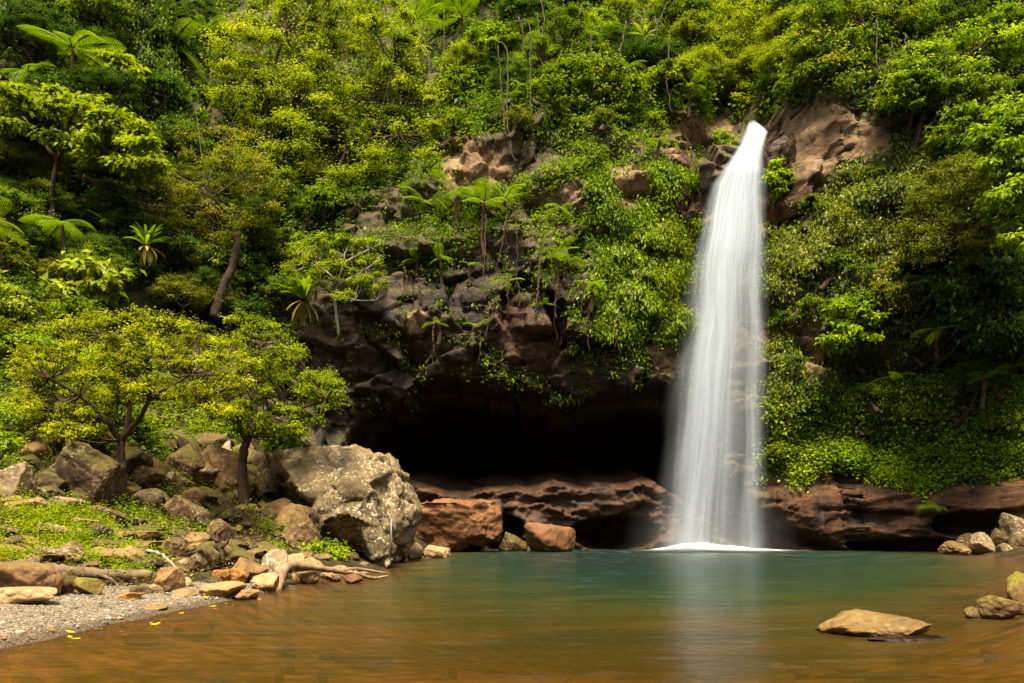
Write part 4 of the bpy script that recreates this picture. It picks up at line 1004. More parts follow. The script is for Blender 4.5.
hero_on_slope('dark_tree', 'tree', 'deep green shadowy tree filling the right edge halfway up', 2.5, 1000, 290,
    [(1010, 400), (1005, 350), (1000, 310)], [[(1000, 310), (970, 285), (955, 270)], [(1000, 310), (1020, 280)]],
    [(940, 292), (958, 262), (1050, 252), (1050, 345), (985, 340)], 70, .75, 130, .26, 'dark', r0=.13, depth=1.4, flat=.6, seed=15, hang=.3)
hero_on_slope('tree', 'tree', 'pale yellow-green airy tree right behind the head of the waterfall', 2.5, 745, 55,
    [(752, 130), (750, 95), (748, 65)], [[(748, 65), (720, 40), (705, 20)], [(748, 65), (775, 35), (785, 10)], [(750, 80), (725, 75), (708, 70)]],
    [(696, 98), (690, 40), (722, -5), (790, -10), (802, 42), (782, 80), (752, 108)], 170, .75, 230, .15, 'lime', r0=.2, depth=2.0, flat=.5, seed=16)
hero_on_slope('tree', 'tree', 'rounded mid-green tree at the top right of the waterfall head', 1.8, 838, 40,
    [(845, 120), (842, 85), (838, 55)], [[(838, 55), (810, 40), (800, 20)], [(838, 55), (865, 25), (880, 15)], [(840, 70), (870, 60)]],
    [(788, 62), (800, 5), (850, -15), (892, 10), (884, 62), (842, 88)], 130, .75, 140, .19, 'mid', r0=.18, depth=2.0, flat=.5, seed=17)
hero_on_slope('gnarled_bush', 'bush', 'yellowish bush with bleached gnarled twigs on the cliff edge left of the cave', 1.4, 340, 270,
    [(335, 318), (335, 300), (338, 282)], [[(338, 282), (315, 262), (300, 252)], [(338, 282), (345, 255), (350, 240)], [(338, 285), (365, 270), (382, 255)], [(336, 292), (355, 300), (376, 300)], [(345, 262), (372, 248), (380, 244)]],
    [(283, 272), (300, 240), (335, 231), (376, 240), (389, 290), (372, 310), (340, 298), (298, 288)], 95, .40, 110, .11, 'lime', bark='pale', r0=.08, depth=1.0, flat=.5, seed=18, twig=1.0)
hero_on_slope('broad_leaf_shrub', 'shrub', 'shrub with large pale oval leaves at the left behind the first tree', 2.0, 90, 285,
    [(95, 325), (92, 305), (90, 290)], [[(90, 290), (70, 272), (60, 275)], [(90, 290), (105, 272), (112, 270)]],
    [(50, 290), (58, 268), (90, 258), (118, 268), (112, 300), (80, 312)], 34, .5, 26, .42, 'pale', r0=.05, depth=.8, flat=.6, wid=.52, seed=19)
hero_on_slope('shrub', 'shrub', 'yellow and rust tinged shrub at the far left edge behind the first tree', 4.5, 12, 310,
    [(12, 380), (10, 345), (8, 320)], [[(8, 320), (22, 295)], [(8, 325), (-5, 300)]],
    [(-14, 290), (8, 282), (32, 300), (44, 330), (20, 352), (-14, 360)], 60, .45, 120, .15, 'pale', r0=.06, depth=1.0, flat=.5, seed=20)
hero_on_slope('wall_shrub', 'shrub', 'bright shrub with drooping compound leaves halfway up the right wall', 1.2, 852, 325,
    [(853, 332), (854, 327), (855, 322)], [[(855, 322), (838, 312)], [(855, 322), (872, 308)]],
    [(820, 330), (835, 300), (862, 292), (885, 315), (880, 338), (850, 345), (830, 358)], 46, .42, 60, .24, 'bright', r0=.05, depth=.6, flat=.4, seed=21)
for lab, px, py, rw, rh, mt, L, sd in (
    ('small green shrub hanging on the red rock beside the fall', 779, 178, 12, 18, 'bright', .22, 30),
    ('leafy bush on the rock just left of the lip of the fall', 722, 142, 15, 10, 'bright', .18, 31),
    ('bush overhanging the bare tan rock right of the fall', 795, 92, 24, 12, 'mid', .18, 32),
    ('green bush at the foot of the huge boulder above the branch', 325, 553, 22, 12, 'bright', .13, 33),
    ('green bush filling the gap behind the top of the huge boulder', 283, 442, 20, 14, 'bright', .2, 34)):
    if sd == 33: Yq = 26.6; bq = gp(px, py + rh)
    elif sd == 34: Yq = 32.0; bq = gp(px, py + 20)
    else: Yq = Yc(px, py, .7); bq = on_cliff(px, py + rh * .5)[0]
    poly = [(px - rw, py + rh * .3), (px - rw * .6, py - rh * .8), (px, py - rh), (px + rw * .7, py - rh * .7), (px + rw, py + rh * .4), (px, py + rh)]
    hero_tree('shrub', 'shrub', lab, Yq, [(px, py + rh), (px, py + rh * .4), (px, py)], [], poly, 34, .35, 55, L, mt, r0=.04, depth=.5, flat=.6, seed=sd, base=bq)

# unnamed forest on the slopes: each tree its own copy
KIND = {}
for i, (mt, kw) in enumerate((('mid', {}), ('mid', dict(flat=.35, L=.16, per=230)), ('dark', dict(L=.20)), ('dark', dict(flat=.8, L=.17, per=210)), ('bright', dict(L=.18)), ('olive', dict(L=.13, per=280)),
                              ('bright', dict(flat=.35, L=.26, per=120, wid=.6, droop=.6)), ('lime', dict(L=.15, per=250)), ('mid', dict(L=.42, per=55, wid=.45, droop=.9, nc=44)), ('dark', dict(L=.11, per=420)), ('pale', dict(L=.26, per=110)))):
    for j in range(2 if mt in ('mid', 'dark') else 1):
        KIND.setdefault(mt, []).append(generic_tree(mt, 300 + i * 7 + j, mat=mt, **kw))
WORDS = {'mid': 'mid-green rainforest tree crowded among others on the slope', 'dark': 'dark green tree whose leaf colour carries the shade of the crowded slope', 'bright': 'light green leafy tree among darker trees on the slope',
         'olive': 'dull olive fine-leaved tree among the trees on the slope', 'lime': 'yellow-green tree high on the slope behind others', 'pale': 'tree with pale greyish-green big leaves on the slope'}
done = {}
def forest_tree(px, py, rpx, mt, pull=.8):
    h, n = chit(px, py)
    me_c, me_t = random.choice(KIND[mt])
    Y = h[1] - rpx / FPX * h[1] * pull
    sc = rpx / FPX * Y / 2.7
    c = W(px, py, Y); base = c - np.array([0, 0, 3.6 * sc])
    key = me_c.name
    loc = base; rz = RNG.uniform(-.8, .8)
    if key not in done:
        r_ = empty('forest_tree', loc, WORDS[mt], 'tree', mt + ' trees crowded on the slope'); r_.rotation_euler = (0, 0, rz); r_.scale = (sc,) * 3
        link('crown', me_c, r_); link('trunk', me_t, r_); done[key] = r_
    else:
        copy_tree(done[key], loc, rz, (sc, sc, sc * RNG.uniform(.85, 1.2)))
FZ = [  # picture zones: polygon, spacing, radius range, kinds
    ([(-20, -20), (210, -20), (210, 60), (120, 130), (-20, 90)], 46, (26, 42), ['dark', 'dark', 'dark', 'mid']),  # dark leaves stand in for the deep shade of this corner
    ([(-20, 90), (120, 130), (210, 100), (280, 200), (270, 320), (120, 320), (-20, 300)], 40, (20, 34), ['dark', 'dark', 'mid', 'dark', 'olive']),  # mostly dark leaf colour, in place of deep shade on the left slope
    ([(420, -20), (700, -20), (690, 80), (640, 95), (540, 100), (440, 95)], 34, (18, 32), ['mid', 'dark', 'lime', 'mid', 'bright', 'dark', 'dark']),
    ([(690, -20), (800, -20), (790, 80), (700, 100)], 32, (20, 30), ['lime', 'bright', 'lime', 'mid']),
    ([(790, -20), (1040, -20), (1040, 250), (960, 140), (900, 92), (800, 60)], 38, (22, 38), ['mid', 'dark', 'lime', 'mid', 'bright']),
    ([(930, 160), (1040, 200), (1040, 420), (960, 380), (930, 290)], 36, (18, 30), ['dark', 'dark', 'mid']),  # dark leaf colour in place of overhanging shade at the right
    ([(210, 170), (330, 190), (330, 250), (270, 310), (215, 310)], 34, (16, 26), ['mid', 'dark', 'mid']),
]
nf = 0
for poly, sp_, rr_, kd in FZ:
    xs, ys = zip(*poly)
    for yy in np.arange(min(ys), max(ys), sp_ * .8):
        for xx in np.arange(min(xs), max(xs), sp_):
            u = xx + RNG.uniform(-.4, .4) * sp_; w = yy + RNG.uniform(-.4, .4) * sp_
            if inpoly(np.array([u]), np.array([w]), poly)[0]:
                forest_tree(u, w, RNG.uniform(*rr_), kd[int(RNG.integers(0, len(kd)))], RNG.uniform(.5, 1.0)); nf += 1
for px, py, rp_, mt in ((690, 40, 24, 'lime'), (704, 78, 18, 'bright'), (684, 8, 26, 'mid'), (668, 62, 22, 'dark'), (706, 18, 22, 'lime'), (690, 100, 15, 'mid'), (716, 50, 20, 'bright'), (203, 18, 22, 'dark'), (200, 58, 20, 'dark'), (212, 96, 18, 'mid'), (218, 40, 18, 'dark'), (775, 88, 20, 'mid'), (760, 60, 22, 'lime')):
    forest_tree(px, py, rp_, mt, .6)
# low shrubs rooted on the cliff face
sh = {}
for mt in ('mid', 'bright', 'dark', 'olive'):
    sh[mt] = [generic_tree(mt, 500 + q, H=1.2, a=1.1, b=.8, nc=18, per=110, L=.15, mat=mt, cr=(.3, .5), flat=.55) for q in range(2)]
SW = {'mid': 'low mid-green shrub clinging to the cliff face', 'bright': 'low bright green shrub on the cliff', 'dark': 'low dark green shrub rooted in the cliff', 'olive': 'low dull olive shrub on the cliff'}
SZ = [([(340, 130), (540, 125), (620, 115), (600, 180), (570, 200), (560, 240), (430, 190), (400, 190), (340, 210)], 58), ([(770, 190), (900, 150), (930, 280), (930, 400), (780, 400)], 36), ([(765, 400), (1030, 380), (1030, 470), (765, 478)], 30),
      ([(430, 70), (700, 60), (660, 130), (440, 160)], 26), ([(800, 70), (920, 90), (930, 150), (895, 140), (840, 95)], 30), ([(220, 200), (340, 200), (380, 240), (280, 330), (210, 330)], 26)]
sdone = {}
for poly, sp_ in SZ:
    xs, ys = zip(*poly)
    for yy in np.arange(min(ys), max(ys), sp_):
        for xx in np.arange(min(xs), max(xs), sp_):
            u = xx + RNG.uniform(-.5, .5) * sp_; w = yy + RNG.uniform(-.5, .5) * sp_
            uu, ww = np.array([u]), np.array([w])
            if not inpoly(uu, ww, poly)[0] or zone(PALE + RUST, uu, ww)[0] or RNG.random() < .42: continue
            if 668 < u < 770 and w > 110: continue
            h, n = chit(u, w); mt = ['mid', 'bright', 'dark', 'olive', 'mid'][int(RNG.integers(0, 5))]
            mc, mtk = sh[mt][int(RNG.integers(0, 2))]; sc = RNG.uniform(.4, .8)
            loc = h - np.array([0, .25, .7 * sc])
            if mc.name not in sdone:
                r_ = empty('cliff_shrub', loc, SW[mt], 'shrub', mt + ' shrubs on the cliff'); r_.scale = (sc,) * 3
                link('crown', mc, r_); link('stem', mtk, r_); sdone[mc.name] = r_
            else:
                copy_tree(sdone[mc.name], loc, RNG.uniform(0, 6.28), sc)

for i in range(46):
    y = RNG.uniform(22, 36); x = shore(y) - RNG.uniform(9, 18); u, w = proj(np.array([x, y, gz(x, y)]))
    if u[0] < -40: continue
    mt = ['mid', 'dark', 'bright', 'olive'][int(RNG.integers(0, 4))]; mc, mtk = sh[mt][int(RNG.integers(0, 2))]
    if mc.name in sdone: copy_tree(sdone[mc.name], (x, y, gz(x, y) - .2), RNG.uniform(0, 6.28), RNG.uniform(.5, 1.0), 'shrub rooted on the rising ground behind the left bank stones', 'shrubs behind the bank stones')
# ------------------------------------------------------------------ ferns
def frond_mesh(seed, arch=.5):
    g = np.random.default_rng(seed); n = 19; t = np.linspace(.12, 1, n)
    def rp(t): return np.stack([t * (1 - .12 * t * arch), 0 * t, .32 * arch * t * 1.6 - .62 * arch * t ** 2.1], -1)
    P = rp(t); parts = []
    pl = .26 * np.sin(np.pi * np.clip(t * .93 + .05, 0, 1)) ** .8
    for i in range(n):
        for sd in (-1, 1):
            ax = nrm(np.array([.45 + .35 * t[i], sd * 1.0, -.18]))
            m = 7; q = np.linspace(.1, 1, m)
            bp = P[i] + ax * (q * pl[i])[:, None] + np.array([0, 0, -1]) * (.10 * pl[i] * q ** 2)[:, None]
            Ls = .050 * (1 - .65 * q) + .012
            for s2 in (-1, 1):
                d = np.tile(nrm(np.array([s2 * .9, sd * .5, -.05])), (m, 1)); nn = np.tile(np.array([.05, sd * .1, 1.0]), (m, 1))
                parts.append(leaves_arr(bp, d, nn, Ls, Ls * .34, np.clip(.5 + g.normal(0, .12, m), 0, 1)))
    me = leaf_mesh('frond', parts, 'fern')
    # the rib
    return me
FRONDS = [frond_mesh(60, .55), frond_mesh(61, .8), frond_mesh(62, 1.05)]
k = NT('frond_rib'); M_rib = k.pbr((.10, .09, .02), .7)
mb = MB(); tt = np.linspace(0, 1, 10); mb.tube(np.stack([tt * (1 - .12 * tt * .8), tt * 0, .32 * .8 * tt * 1.6 - .62 * .8 * tt ** 2.1], 1), np.linspace(.012, .003, 10), 4); RIB = mb.build('rib', M_rib)
def tree_fern(label, px, py, Lpx, nf=9, trunk_px=40, Y=None, pull=.9, name='tree_fern', seed=0, az=None, group=None, tilt=0.0, rt=.07):
    g = np.random.default_rng(seed + int(px) * 7 + int(py))
    Y = Y or Yc(px, py, pull); c = W(px, py, Y); L = Lpx * 1.3 / FPX * Y; th = trunk_px / FPX * Y
    base = c - np.array([0, -.15, th])
    root = empty(name, base, label, 'fern', group)
    if trunk_px:
        mb = MB(); mb.tube(curve([[0, .1, -.15], [g.normal(0, .05), .08, th * .5], c - base], 14, .012), np.linspace(rt * 1.25, rt, 14), 8, .18)
        link('trunk', mb.build('trunk', BARK['fern']), root)
    for i in range(nf):
        a = (i / nf + g.uniform(-.04, .04)) * 6.283 if az is None else g.uniform(*az)
        fr = link('frond', FRONDS[int(g.integers(0, 3))], root)
        s = L * g.uniform(.6, 1.15)
        fr.location = Vector(c - base); fr.rotation_euler = (g.uniform(-.45, .45), g.uniform(-.55, .65) + tilt, a); fr.scale = (s,) * 3
        rb = link('rib', RIB, fr)
    return root
tree_fern('tree fern with broad flat fronds at the upper left corner', 72, 48, 40, 9, 60, pull=3.2, seed=1, tilt=-.1)
tree_fern('shaded tree fern with drooping fronds behind the vine-clad tree', 172, 42, 40, 8, 60, pull=2.2, seed=2, tilt=.25)
tree_fern('tree fern with one large frond cut by the left edge', -12, 222, 40, 8, 60, pull=6.5, seed=3)
tree_fern('dim tree fern low on the left slope under the umbrella-shaped tree', 62, 222, 30, 8, 50, pull=3.6, seed=4)
tree_fern('tall tree fern crowning the slope left of the hanging vines', 412, 22, 32, 9, 60, pull=2.6, seed=5, tilt=-.2)
tree_fern('tree fern poking out of the forest beside the tall one', 462, 18, 28, 8, 50, pull=2.2, seed=6)
tree_fern('dark tree fern framed by the two hanging vines', 528, 46, 26, 8, 40, pull=1.6, seed=7)
for i, (px, py, Lp) in enumerate(((28, 72, 24), (205, 30, 22), (385, 62, 20), (565, 40, 20), (628, 66, 18), (690, 88, 18), (985, 60, 22), (240, 210, 18), (110, 225, 20), (660, 140, 14), (940, 330, 20), (985, 380, 20))):
    tree_fern('fern with spreading fronds among the trees of the slope', px, py, Lp, 7, 25, pull=RNG.uniform(1.2, 2.4), seed=80 + i, tilt=RNG.uniform(-.2, .2), group='ferns among the slope trees')
FC = [('leftmost fern of the row along the ledge over the cave', 425, 202, 22, 30), ('fern with the longest trunk in the row along the ledge', 456, 192, 27, 60), ('fern with a fan of overlapping fronds in the middle of the ledge row', 505, 200, 28, 26), ('rightmost flat fern of the ledge row', 484, 204, 24, 50),
      ('pale green drooping fern under the ledge over the dark cleft', 417, 262, 24, 30), ('small fern with paired fronds over the reddish hanging roots', 440, 258, 17, 34), ('fern fanning out between the hanging trunks under the ledge', 470, 264, 14, 32),
      ('little fern above the orange rock face', 508, 281, 14, 0), ('two-frond fern low on the cave brow', 545, 304, 14, 0), ('bright fern at the end of a long hanging trunk', 558, 252, 18, 44), ('flat yellowish fern left of the mossy wall', 592, 283, 18, 26), ('fern sprouting in the moss midway to the fall', 568, 262, 16, 20),
      ('low fern at the foot of the brow near the white streaked rock', 438, 323, 14, 18), ('fern just right of the white streaked rock', 476, 326, 13, 14), ('fern at the top of the mossy wall near the pale boulder face', 560, 208, 18, 10), ('bright fern overhanging the carpet of leaves on the right wall', 897, 377, 26, 0), ('small fern low over the right rock foot', 935, 506, 16, 0)]
for i, (lab, px, py, Lp, tr_) in enumerate(FC):
    tree_fern(lab, px, py, Lp, int(RNG.integers(6, 10)) if Lp > 15 else 4, tr_, pull=.8, seed=20 + i, tilt=-.05, rt=.075)

def nest_fern(label, px, py, Lpx, Y, dead=True, nl=30, seed=0, mat='fern'):
    g = np.random.default_rng(seed); c = W(px, py, Y); L = Lpx / FPX * Y
    root = empty('nest_fern', c, label, 'fern')
    def strap(n, el0, el1, L, wd, m, nm, bend):
        parts = []; 
        for i in range(n):
            a = g.uniform(0, 6.283); el = g.uniform(el0, el1); l = L * g.uniform(.7, 1.1); s = np.linspace(0, 1, 8)
            e = el - bend * s ** 1.6 * g.uniform(.6, 1.3)
            dx = np.cumsum(np.cos(e)) * l / 8; dz = np.cumsum(np.sin(e)) * l / 8
            P = np.stack([dx * math.cos(a), dx * math.sin(a), dz], 1); sd = np.array([-math.sin(a), math.cos(a), 0])
            w = wd * np.sin(np.pi * np.clip(s * .86 + .1, 0, 1)) ** .7 * .5
            V = np.concatenate([P + sd * w[:, None] + [0, 0, .012], P - np.array([0, 0, .012]), P - sd * w[:, None] + [0, 0, .012]])
            Q = [[q, q + 1, q + 9, q + 8] for q in range(7)] + [[q + 8, q + 9, q + 17, q + 16] for q in range(7)]
            parts.append((V, np.array(Q), np.full(14, np.clip(.45 + g.normal(0, .2), 0, 1))))
        link(nm, leaf_mesh(nm, parts, m), root)
    strap(nl, .5, 1.45, L, L * .13, mat, 'leaves', .9)
    if dead: strap(16, -1.2, -.2, L * .8, L * .12, 'dead', 'dead_leaves', .8)
    return root
nest_fern("bird's nest fern with dead leaves on the rock pillar left of the cave", 304, 300, 34, Yc(304, 305, 2.4), seed=1, nl=34)
nest_fern("bird's nest fern perched on a trunk above the first tree", 146, 246, 26, Yc(146, 246, 3.0), seed=2, nl=28)
nest_fern("pale bird's nest fern perched on a twisted branch at top centre", 644, 38, 18, Yc(644, 38, 2.4), seed=3, nl=22, mat='pale')

# ------------------------------------------------------------------ hanging vines and bare stems
VI = [('twisted pale vine forked at its top hanging at upper centre', [(492, 40), (506, 48), (508, 80), (507, 120), (512, 150)], .05), ('straight thin vine right of the forked one', [(516, 22), (529, 24), (530, 60), (531, 118)], .04), ('thin grey vine left of the dark fern', [(444, 10), (444, 60), (445, 70)], .035),
      ('slender stem hanging below the tall tree fern', [(420, 30), (422, 48), (423, 62)], .03), ('arched pale stem with a loose loop at top right', [(896, 2), (894, 30), (902, 48), (910, 60)], .04), ('bare pale trunk piece in the slanting tree', [(948, 78), (949, 92), (950, 102)], .05),
      ('vine beside the right edge of the forked vine', [(498, 46), (500, 70), (503, 118), (512, 155), (518, 160)], .03), ('branching bare vine at the top beside the perched fern', [(668, 2), (656, 28), (648, 48)], .05), ('hanging root below the ledge ferns', [(486, 214), (485, 250), (482, 300)], .05),
      ('slanting hanging root below the ledge ferns', [(507, 214), (503, 240), (496, 268)], .045), ('thin root hanging above the orange rock face', [(517, 235), (517, 260), (516, 288)], .035), ('reddish root mass hanging down the brow rock', [(540, 258), (538, 290), (535, 312)], .09),
      ('root hanging against the left dark blocks', [(434, 320), (433, 335), (434, 352)], .07), ('pair of thin roots over the dark blocks', [(480, 332), (480, 350), (478, 366)], .05), ('brown root curtain strand in the mossy wall', [(590, 298), (589, 312), (588, 330)], .08)]
for lab, pts, r in VI:
    h = min(Yc(p[0], p[1], .0) for p in pts); Yv = h - (.25 if pts[0][1] > 200 else 1.2)
    mb = MB(); mb.tube(curve(path3(pts, Yv), 26, .02), np.linspace(r * .75, r * .4, 26), 6, .25)
    tag(link('hanging_vine', mb.build('hanging_vine', BARK['fern' if pts[0][1] > 200 else 'vine'])), lab, 'vine')
for i in range(22):
    u = RNG.uniform(380, 690) if i < 16 else RNG.uniform(860, 960); w0 = RNG.uniform(-5, 60); ln = RNG.uniform(35, 90); sl_ = RNG.uniform(-.25, .25)
    pts = [(u, w0), (u + sl_ * ln * .3 + RNG.uniform(-4, 4), w0 + ln * .3), (u + sl_ * ln * .6 + RNG.uniform(-4, 4), w0 + ln * .65), (u + sl_ * ln, w0 + ln)]
    Yv = min(Yc(p[0], p[1], 0) for p in pts) - RNG.uniform(.8, 1.8)
    mb = MB(); mb.tube(curve(path3(pts, Yv), 20, .03), np.linspace(.035, .02, 20), 5, .2)
    tag(link('hanging_vine', mb.build('hanging_vine', BARK['vine'])), 'thin bare vine or stem strung through the forest at the top', 'vine', 'thin vines strung through the upper forest')
for i in range(16):
    u = RNG.uniform(395, 640); w0 = RNG.uniform(255, 330); ln = RNG.uniform(18, 48)
    pts = [(u, w0), (u + RNG.uniform(-3, 3), w0 + ln * .5), (u + RNG.uniform(-4, 4), w0 + ln)]; Yv = min(Yc(p[0], p[1], 0) for p in pts) - .15
    mb = MB(); mb.tube(curve(path3(pts, Yv), 14, .03), np.linspace(.06, .02, 14), 6, .3)
    tag(link('hanging_root', mb.build('hanging_root', BARK['fern'])), 'short brown root dangling over the dark brow of the cave', 'root', 'roots dangling over the cave brow')
# leaning dark trunk on the left slope
Yq = Yc(224, 300, 1.2); mb = MB(); mb.tube(curve(path3([(214, 318), (222, 292), (234, 262), (238, 232)], Yq), 20, .02), np.linspace(.24, .14, 20), 9, .08)
tag(link('leaning_trunk', mb.build('leaning_trunk', BARK['brown'])), 'bare dark trunk leaning right on the slope behind the two small trees', 'trunk')

# ------------------------------------------------------------------ cover that nobody could count
def face_samples(n, polys, weight=None, minz=-.35):
    """Random points on the cliff skin whose place in the picture falls in the polygons."""
    A, B, Cc, D = (CV[CQ[:, i]] for i in range(4))
    nn = np.cross(B - A, D - A); area = np.linalg.norm(nn, axis=1); nn = nn / np.maximum(area, 1e-9)[:, None]
    m = (A + B + Cc + D) / 4; u, w = proj(m)
    j1 = fbm(m * .8, 3, 201) * 22; j2 = fbm(m * .8, 3, 202) * 22
    ok = zone(polys, u + j1, w + j2) & (nn[:, 2] > minz) & (np.abs(u - 512) < 800)
    wt = area * ok
    if weight is not None: wt = wt * weight(m, u, w, nn)
    i = RNG.choice(len(CQ), n, p=wt / wt.sum()); a = RNG.random((n, 1)); b = RNG.random((n, 1))
    p = A[i] * (1 - a) * (1 - b) + B[i] * a * (1 - b) + Cc[i] * a * b + D[i] * (1 - a) * b
    nf_ = nn[i]; nf_ = np.where(nf_[:, 1:2] > 0, -nf_, nf_)
    return p, nf_
def tufts(p, n, per, L, spread, mode, wid=.5, tv=.15, out=.12):
    tot = len(p) * per; ci = np.repeat(np.arange(len(p)), per)
    pp = p[ci] + RNG.normal(0, spread, (tot, 3)) + n[ci] * np.abs(RNG.normal(0, out, (tot, 1)))
    r = RNG.normal(0, 1, (tot, 3))
    if mode == 'hang':
        nn = nrm(n[ci] * .9 + np.array([0, 0, .45]) + r * .35); d = np.array([0, 0, -1.]) + n[ci] * .35 + RNG.normal(0, .35, (tot, 3))
    else:
        nn = nrm(n[ci] * .45 + np.array([0, 0, .7]) + r * .45); d = RNG.normal(0, 1, (tot, 3)) + n[ci] * .6; d -= nn * np.sum(d * nn, 1)[:, None]
    Ls = L * RNG.uniform(.6, 1.35, tot)
    big = fbm(p * .55, 3, 301) * .35
    t = np.clip(.45 + big[ci] + RNG.normal(0, tv, len(p))[ci] + RNG.normal(0, .14, tot), 0, 1)
    return leaves_arr(pp, d, nn, Ls, Ls * wid, t)
NOVEG = PALE + RUST[:2] + RUST[2:3] + [RUST[5]]
def w_no(m, u, w, nn):
    bare = zone(NOVEG, u, w); dk = zone(WETDARK, u, w)
    patch = sstep(-.25, .25, fbm(m * .5, 3, 401))
    return np.where(bare, .03, np.where(dk, np.interp(u, [400, 480, 640], [.14, .42, .6]), np.where((w > 205) & (u < 590), .6, 1.0))) * (.12 + .88 * patch) * np.where(nn[:, 2] < -.05, .3, 1)
def w_all(m, u, w, nn):
    return np.where(zone(PALE + RUST[:2] + [RUST[5]], u, w), .04, 1.0)
CENTER = [[(330, 120), (700, 60), (700, 395), (330, 420)]]
WALL = [[(764, 190), (800, 205), (830, 185), (900, 140), (1040, 160), (1300, 100), (1300, 420), (764, 420)], [(664, 215), (700, 200), (705, 350), (664, 350)]]
FOOT = [[(764, 400), (1040, 370), (1300, 370), (1300, 500), (1040, 470), (985, 478), (945, 485), (915, 500), (880, 478), (858, 480), (840, 468), (800, 486), (786, 470), (764, 478)]]
SLOPE = [[(-130, -120), (1300, -120), (1300, 300), (1030, 300), (920, 150), (840, 110), (780, 120), (690, 115), (640, 120), (540, 130), (430, 140), (350, 240), (300, 330), (200, 340), (-130, 430)]]
def stuff(name, parts, mat, label):
    return tag(link(name, leaf_mesh(name, parts, mat)), label, None, None, 'stuff')
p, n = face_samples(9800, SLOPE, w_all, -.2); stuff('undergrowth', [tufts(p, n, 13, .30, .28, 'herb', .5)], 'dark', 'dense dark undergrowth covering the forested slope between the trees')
p, n = face_samples(3900, SLOPE, w_all, -.2); stuff('undergrowth', [tufts(p, n, 12, .24, .22, 'herb', .5, out=.3)], 'mid', 'lighter leafy undergrowth scattered over the forested slope')
p, n = face_samples(5200, CENTER, w_no); stuff('cliff_herbs', [tufts(p, n, 12, .17, .16, 'herb', .5)], 'mid', 'small green herbs and moss tufts covering the cliff above the cave')
p, n = face_samples(2000, CENTER, w_no); stuff('cliff_herbs', [tufts(p, n, 11, .19, .15, 'hang', .42)], 'bright', 'bright hanging herbs on the cliff above the cave')
p, n = face_samples(1500, [[(590, 180), (690, 180), (690, 345), (590, 345)]], w_all); stuff('cliff_herbs', [tufts(p, n, 12, .22, .15, 'hang', .36)], 'bright', 'thick mat of strap leaves and moss on the wall left of the fall')
p, n = face_samples(11500, WALL, w_all); stuff('creeper', [tufts(p, n, 14, .18, .18, 'hang', .46, .18)], 'wall', 'creeper of drooping broad leaves covering the wall right of the fall')
p, n = face_samples(2300, WALL, w_all); stuff('creeper', [tufts(p, n, 14, .15, .20, 'herb', .5, .18)], 'lime', 'finer olive creeper mixed into the wall right of the fall')
p, n = face_samples(7600, FOOT, w_all); stuff('ground_cover', [tufts(p, n, 13, .17, .20, 'herb', .6, .16, .18)], 'bright', 'low bright green leaves carpeting the bank over the right rock foot')
# herbs on the left bank
def bank_tufts(n, cond):
    out = []
    while len(out) < n:
        y = RNG.uniform(16.5, 36, 4000); x = RNG.uniform(-24, -4, 4000); z = ground_z(x, y); P = np.stack([x, y, z], 1); u, w = proj(P)
        ok = cond(P, u, w); out += list(P[ok])
    P = np.array(out[:n]); return P, np.tile(np.array([0, -.25, .97]), (n, 1))
HB = [[(-30, 505), (70, 500), (110, 520), (120, 548), (160, 570), (150, 582), (100, 578), (60, 560), (-30, 566)], [(112, 540), (150, 545), (170, 566), (110, 572)]]
p, n = bank_tufts(1300, lambda P, u, w: zone(HB, u, w) & (fbm(P * 1.6, 3, 501) > -.02))
stuff('bank_herbs', [tufts(p, n, 16, .06, .09, 'herb', .55, .16, .12)], 'lime', 'sunny yellow-green herbs spread over the left bank behind the log')
p, n = bank_tufts(1000, lambda P, u, w: zone(HB, u, w) & (fbm(P * 1.3, 3, 503) > .0))
stuff('bank_herbs', [tufts(p, n, 12, .075, .11, 'herb', .45, .16, .10)], 'mid', 'darker green herbs mixed among the sunny ones on the left bank')
HB2 = [[(60, 490), (200, 485), (260, 520), (300, 540), (270, 570), (200, 560), (120, 535)], [(205, 545), (275, 540), (280, 560), (225, 560)], [(-30, 425), (120, 425), (300, 430), (300, 520), (-30, 500)]]
p, n = bank_tufts(1700, lambda P, u, w: zone(HB2, u, w) & (fbm(P * .9, 3, 502) > .02))
stuff('bank_herbs', [tufts(p, n, 14, .085, .13, 'herb', .55, .16, .15)], 'mid', 'green herbs growing in the gaps between the bank stones')
yy_ = RNG.uniform(20, 46, 60000); xx_ = RNG.uniform(-40, -8, 60000); P_ = np.stack([xx_, yy_, ground_z(xx_, yy_)], 1)
P_ = P_[(shore(yy_) - xx_ > 8.5 + 3 * (yy_ < 27))][:9000]
stuff('undergrowth', [tufts(P_, np.tile(np.array([0, -.4, .9]), (len(P_), 1)), 13, .20, .28, 'herb', .5, .16, .25)], 'mid', 'leafy undergrowth on the rising ground left behind the bank stones')
p, n = bank_tufts(2600, lambda P, u, w: (u > -30) & (u < 420) & (P[:, 2] > .05) & (shore(P[:, 1]) - P[:, 0] > 1.5) & (shore(P[:, 1]) - P[:, 0] < 13))
stuff('leaf_litter', [tufts(p, np.tile(np.array([0, 0, 1.]), (len(p), 1)), 5, .085, .22, 'herb', .5, .2, .01)], 'dead', 'brown dead leaves littering the soil between the bank stones')
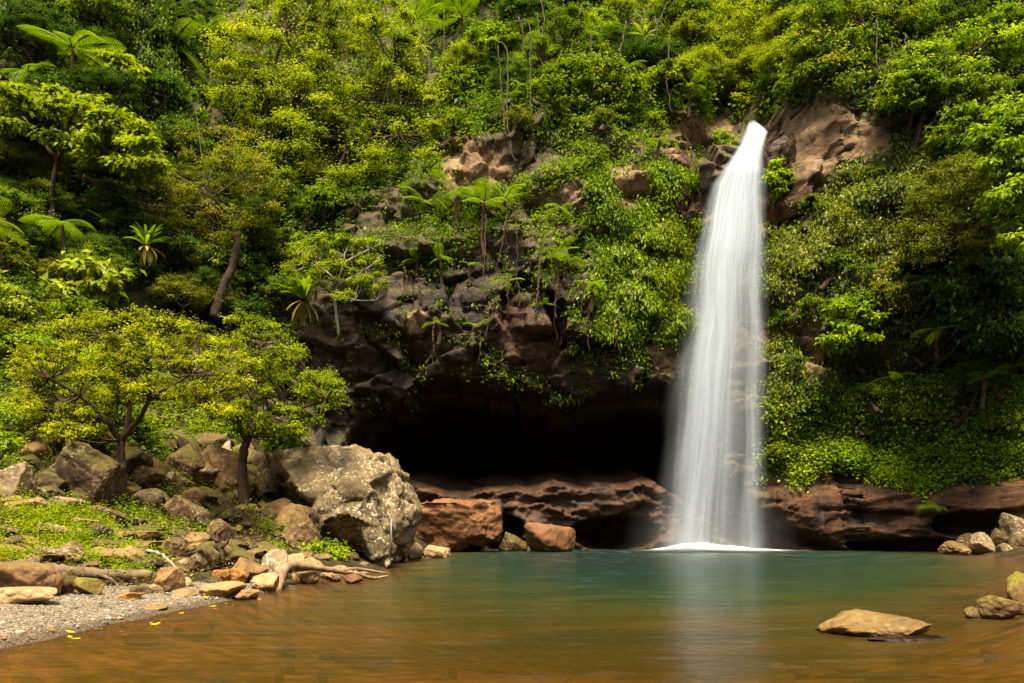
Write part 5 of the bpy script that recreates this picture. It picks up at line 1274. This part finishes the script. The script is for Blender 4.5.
yy_ = RNG.uniform(8, 42, 30000); xx_ = rshore(yy_) + RNG.gamma(1.6, 2.6, 30000) + .8; P_ = np.stack([xx_, yy_, ground_z(xx_, yy_)], 1); P_ = P_[xx_ / yy_ > .62][:3600]
stuff('bank_herbs', [tufts(P_, np.tile(np.array([-.2, -.2, .95]), (len(P_), 1)), 12, .13, .18, 'herb', .55, .16, .14)], 'mid', 'green herbs along the right bank of the pool at the edge of view')
# fallen leaves at the water's edge
lv = []
for i in range(5):
    g = np.random.default_rng(700 + i); s = np.linspace(0, 1, 7); w = .5 * np.sin(np.pi * np.clip(s * .9 + .05, 0, 1)) * .45
    V = np.concatenate([np.stack([s - .5, w, .06 * np.sin(3 * s + i) + .03], 1), np.stack([s - .5, s * 0, .06 * np.sin(3 * s + i)], 1), np.stack([s - .5, -w, .06 * np.sin(3 * s + i) + .03], 1)])
    Q = [[q, q + 1, q + 8, q + 7] for q in range(6)] + [[q + 7, q + 8, q + 15, q + 14] for q in range(6)]
    lv.append(mesh('fallen_leaf', V, Q, None, LEAF['fallen'], True, {'tint': np.full(12, i / 4)}))
FL = [(8, 645), (20, 643), (52, 639), (62, 638), (82, 637), (118, 632), (126, 626), (140, 628), (150, 627), (158, 624), (163, 622), (175, 624), (200, 604), (207, 606), (230, 604), (243, 597), (248, 597), (256, 598), (262, 596), (232, 609), (108, 634), (95, 634), (34, 641), (186, 612), (70, 636), (214, 612), (258, 592), (190, 616), (12, 647), (44, 643), (134, 630), (168, 627)]
for i, (px, py) in enumerate(FL[:27]):
    b = gp(px + RNG.uniform(-9, 9), py + RNG.uniform(-5, 3)); s = RNG.uniform(.09, .15)
    o = link('fallen_leaf', lv[i % 5]); o.location = (b[0], b[1], max(gz(b[0], b[1]) + .085, .012)); o.rotation_euler = (RNG.uniform(-.15, .15), RNG.uniform(-.15, .15), RNG.uniform(0, 6.28)); o.scale = (s,) * 3
    tag(o, 'yellow or orange fallen leaf along the edge of the gravel beach', 'leaf', 'fallen leaves along the waterline')
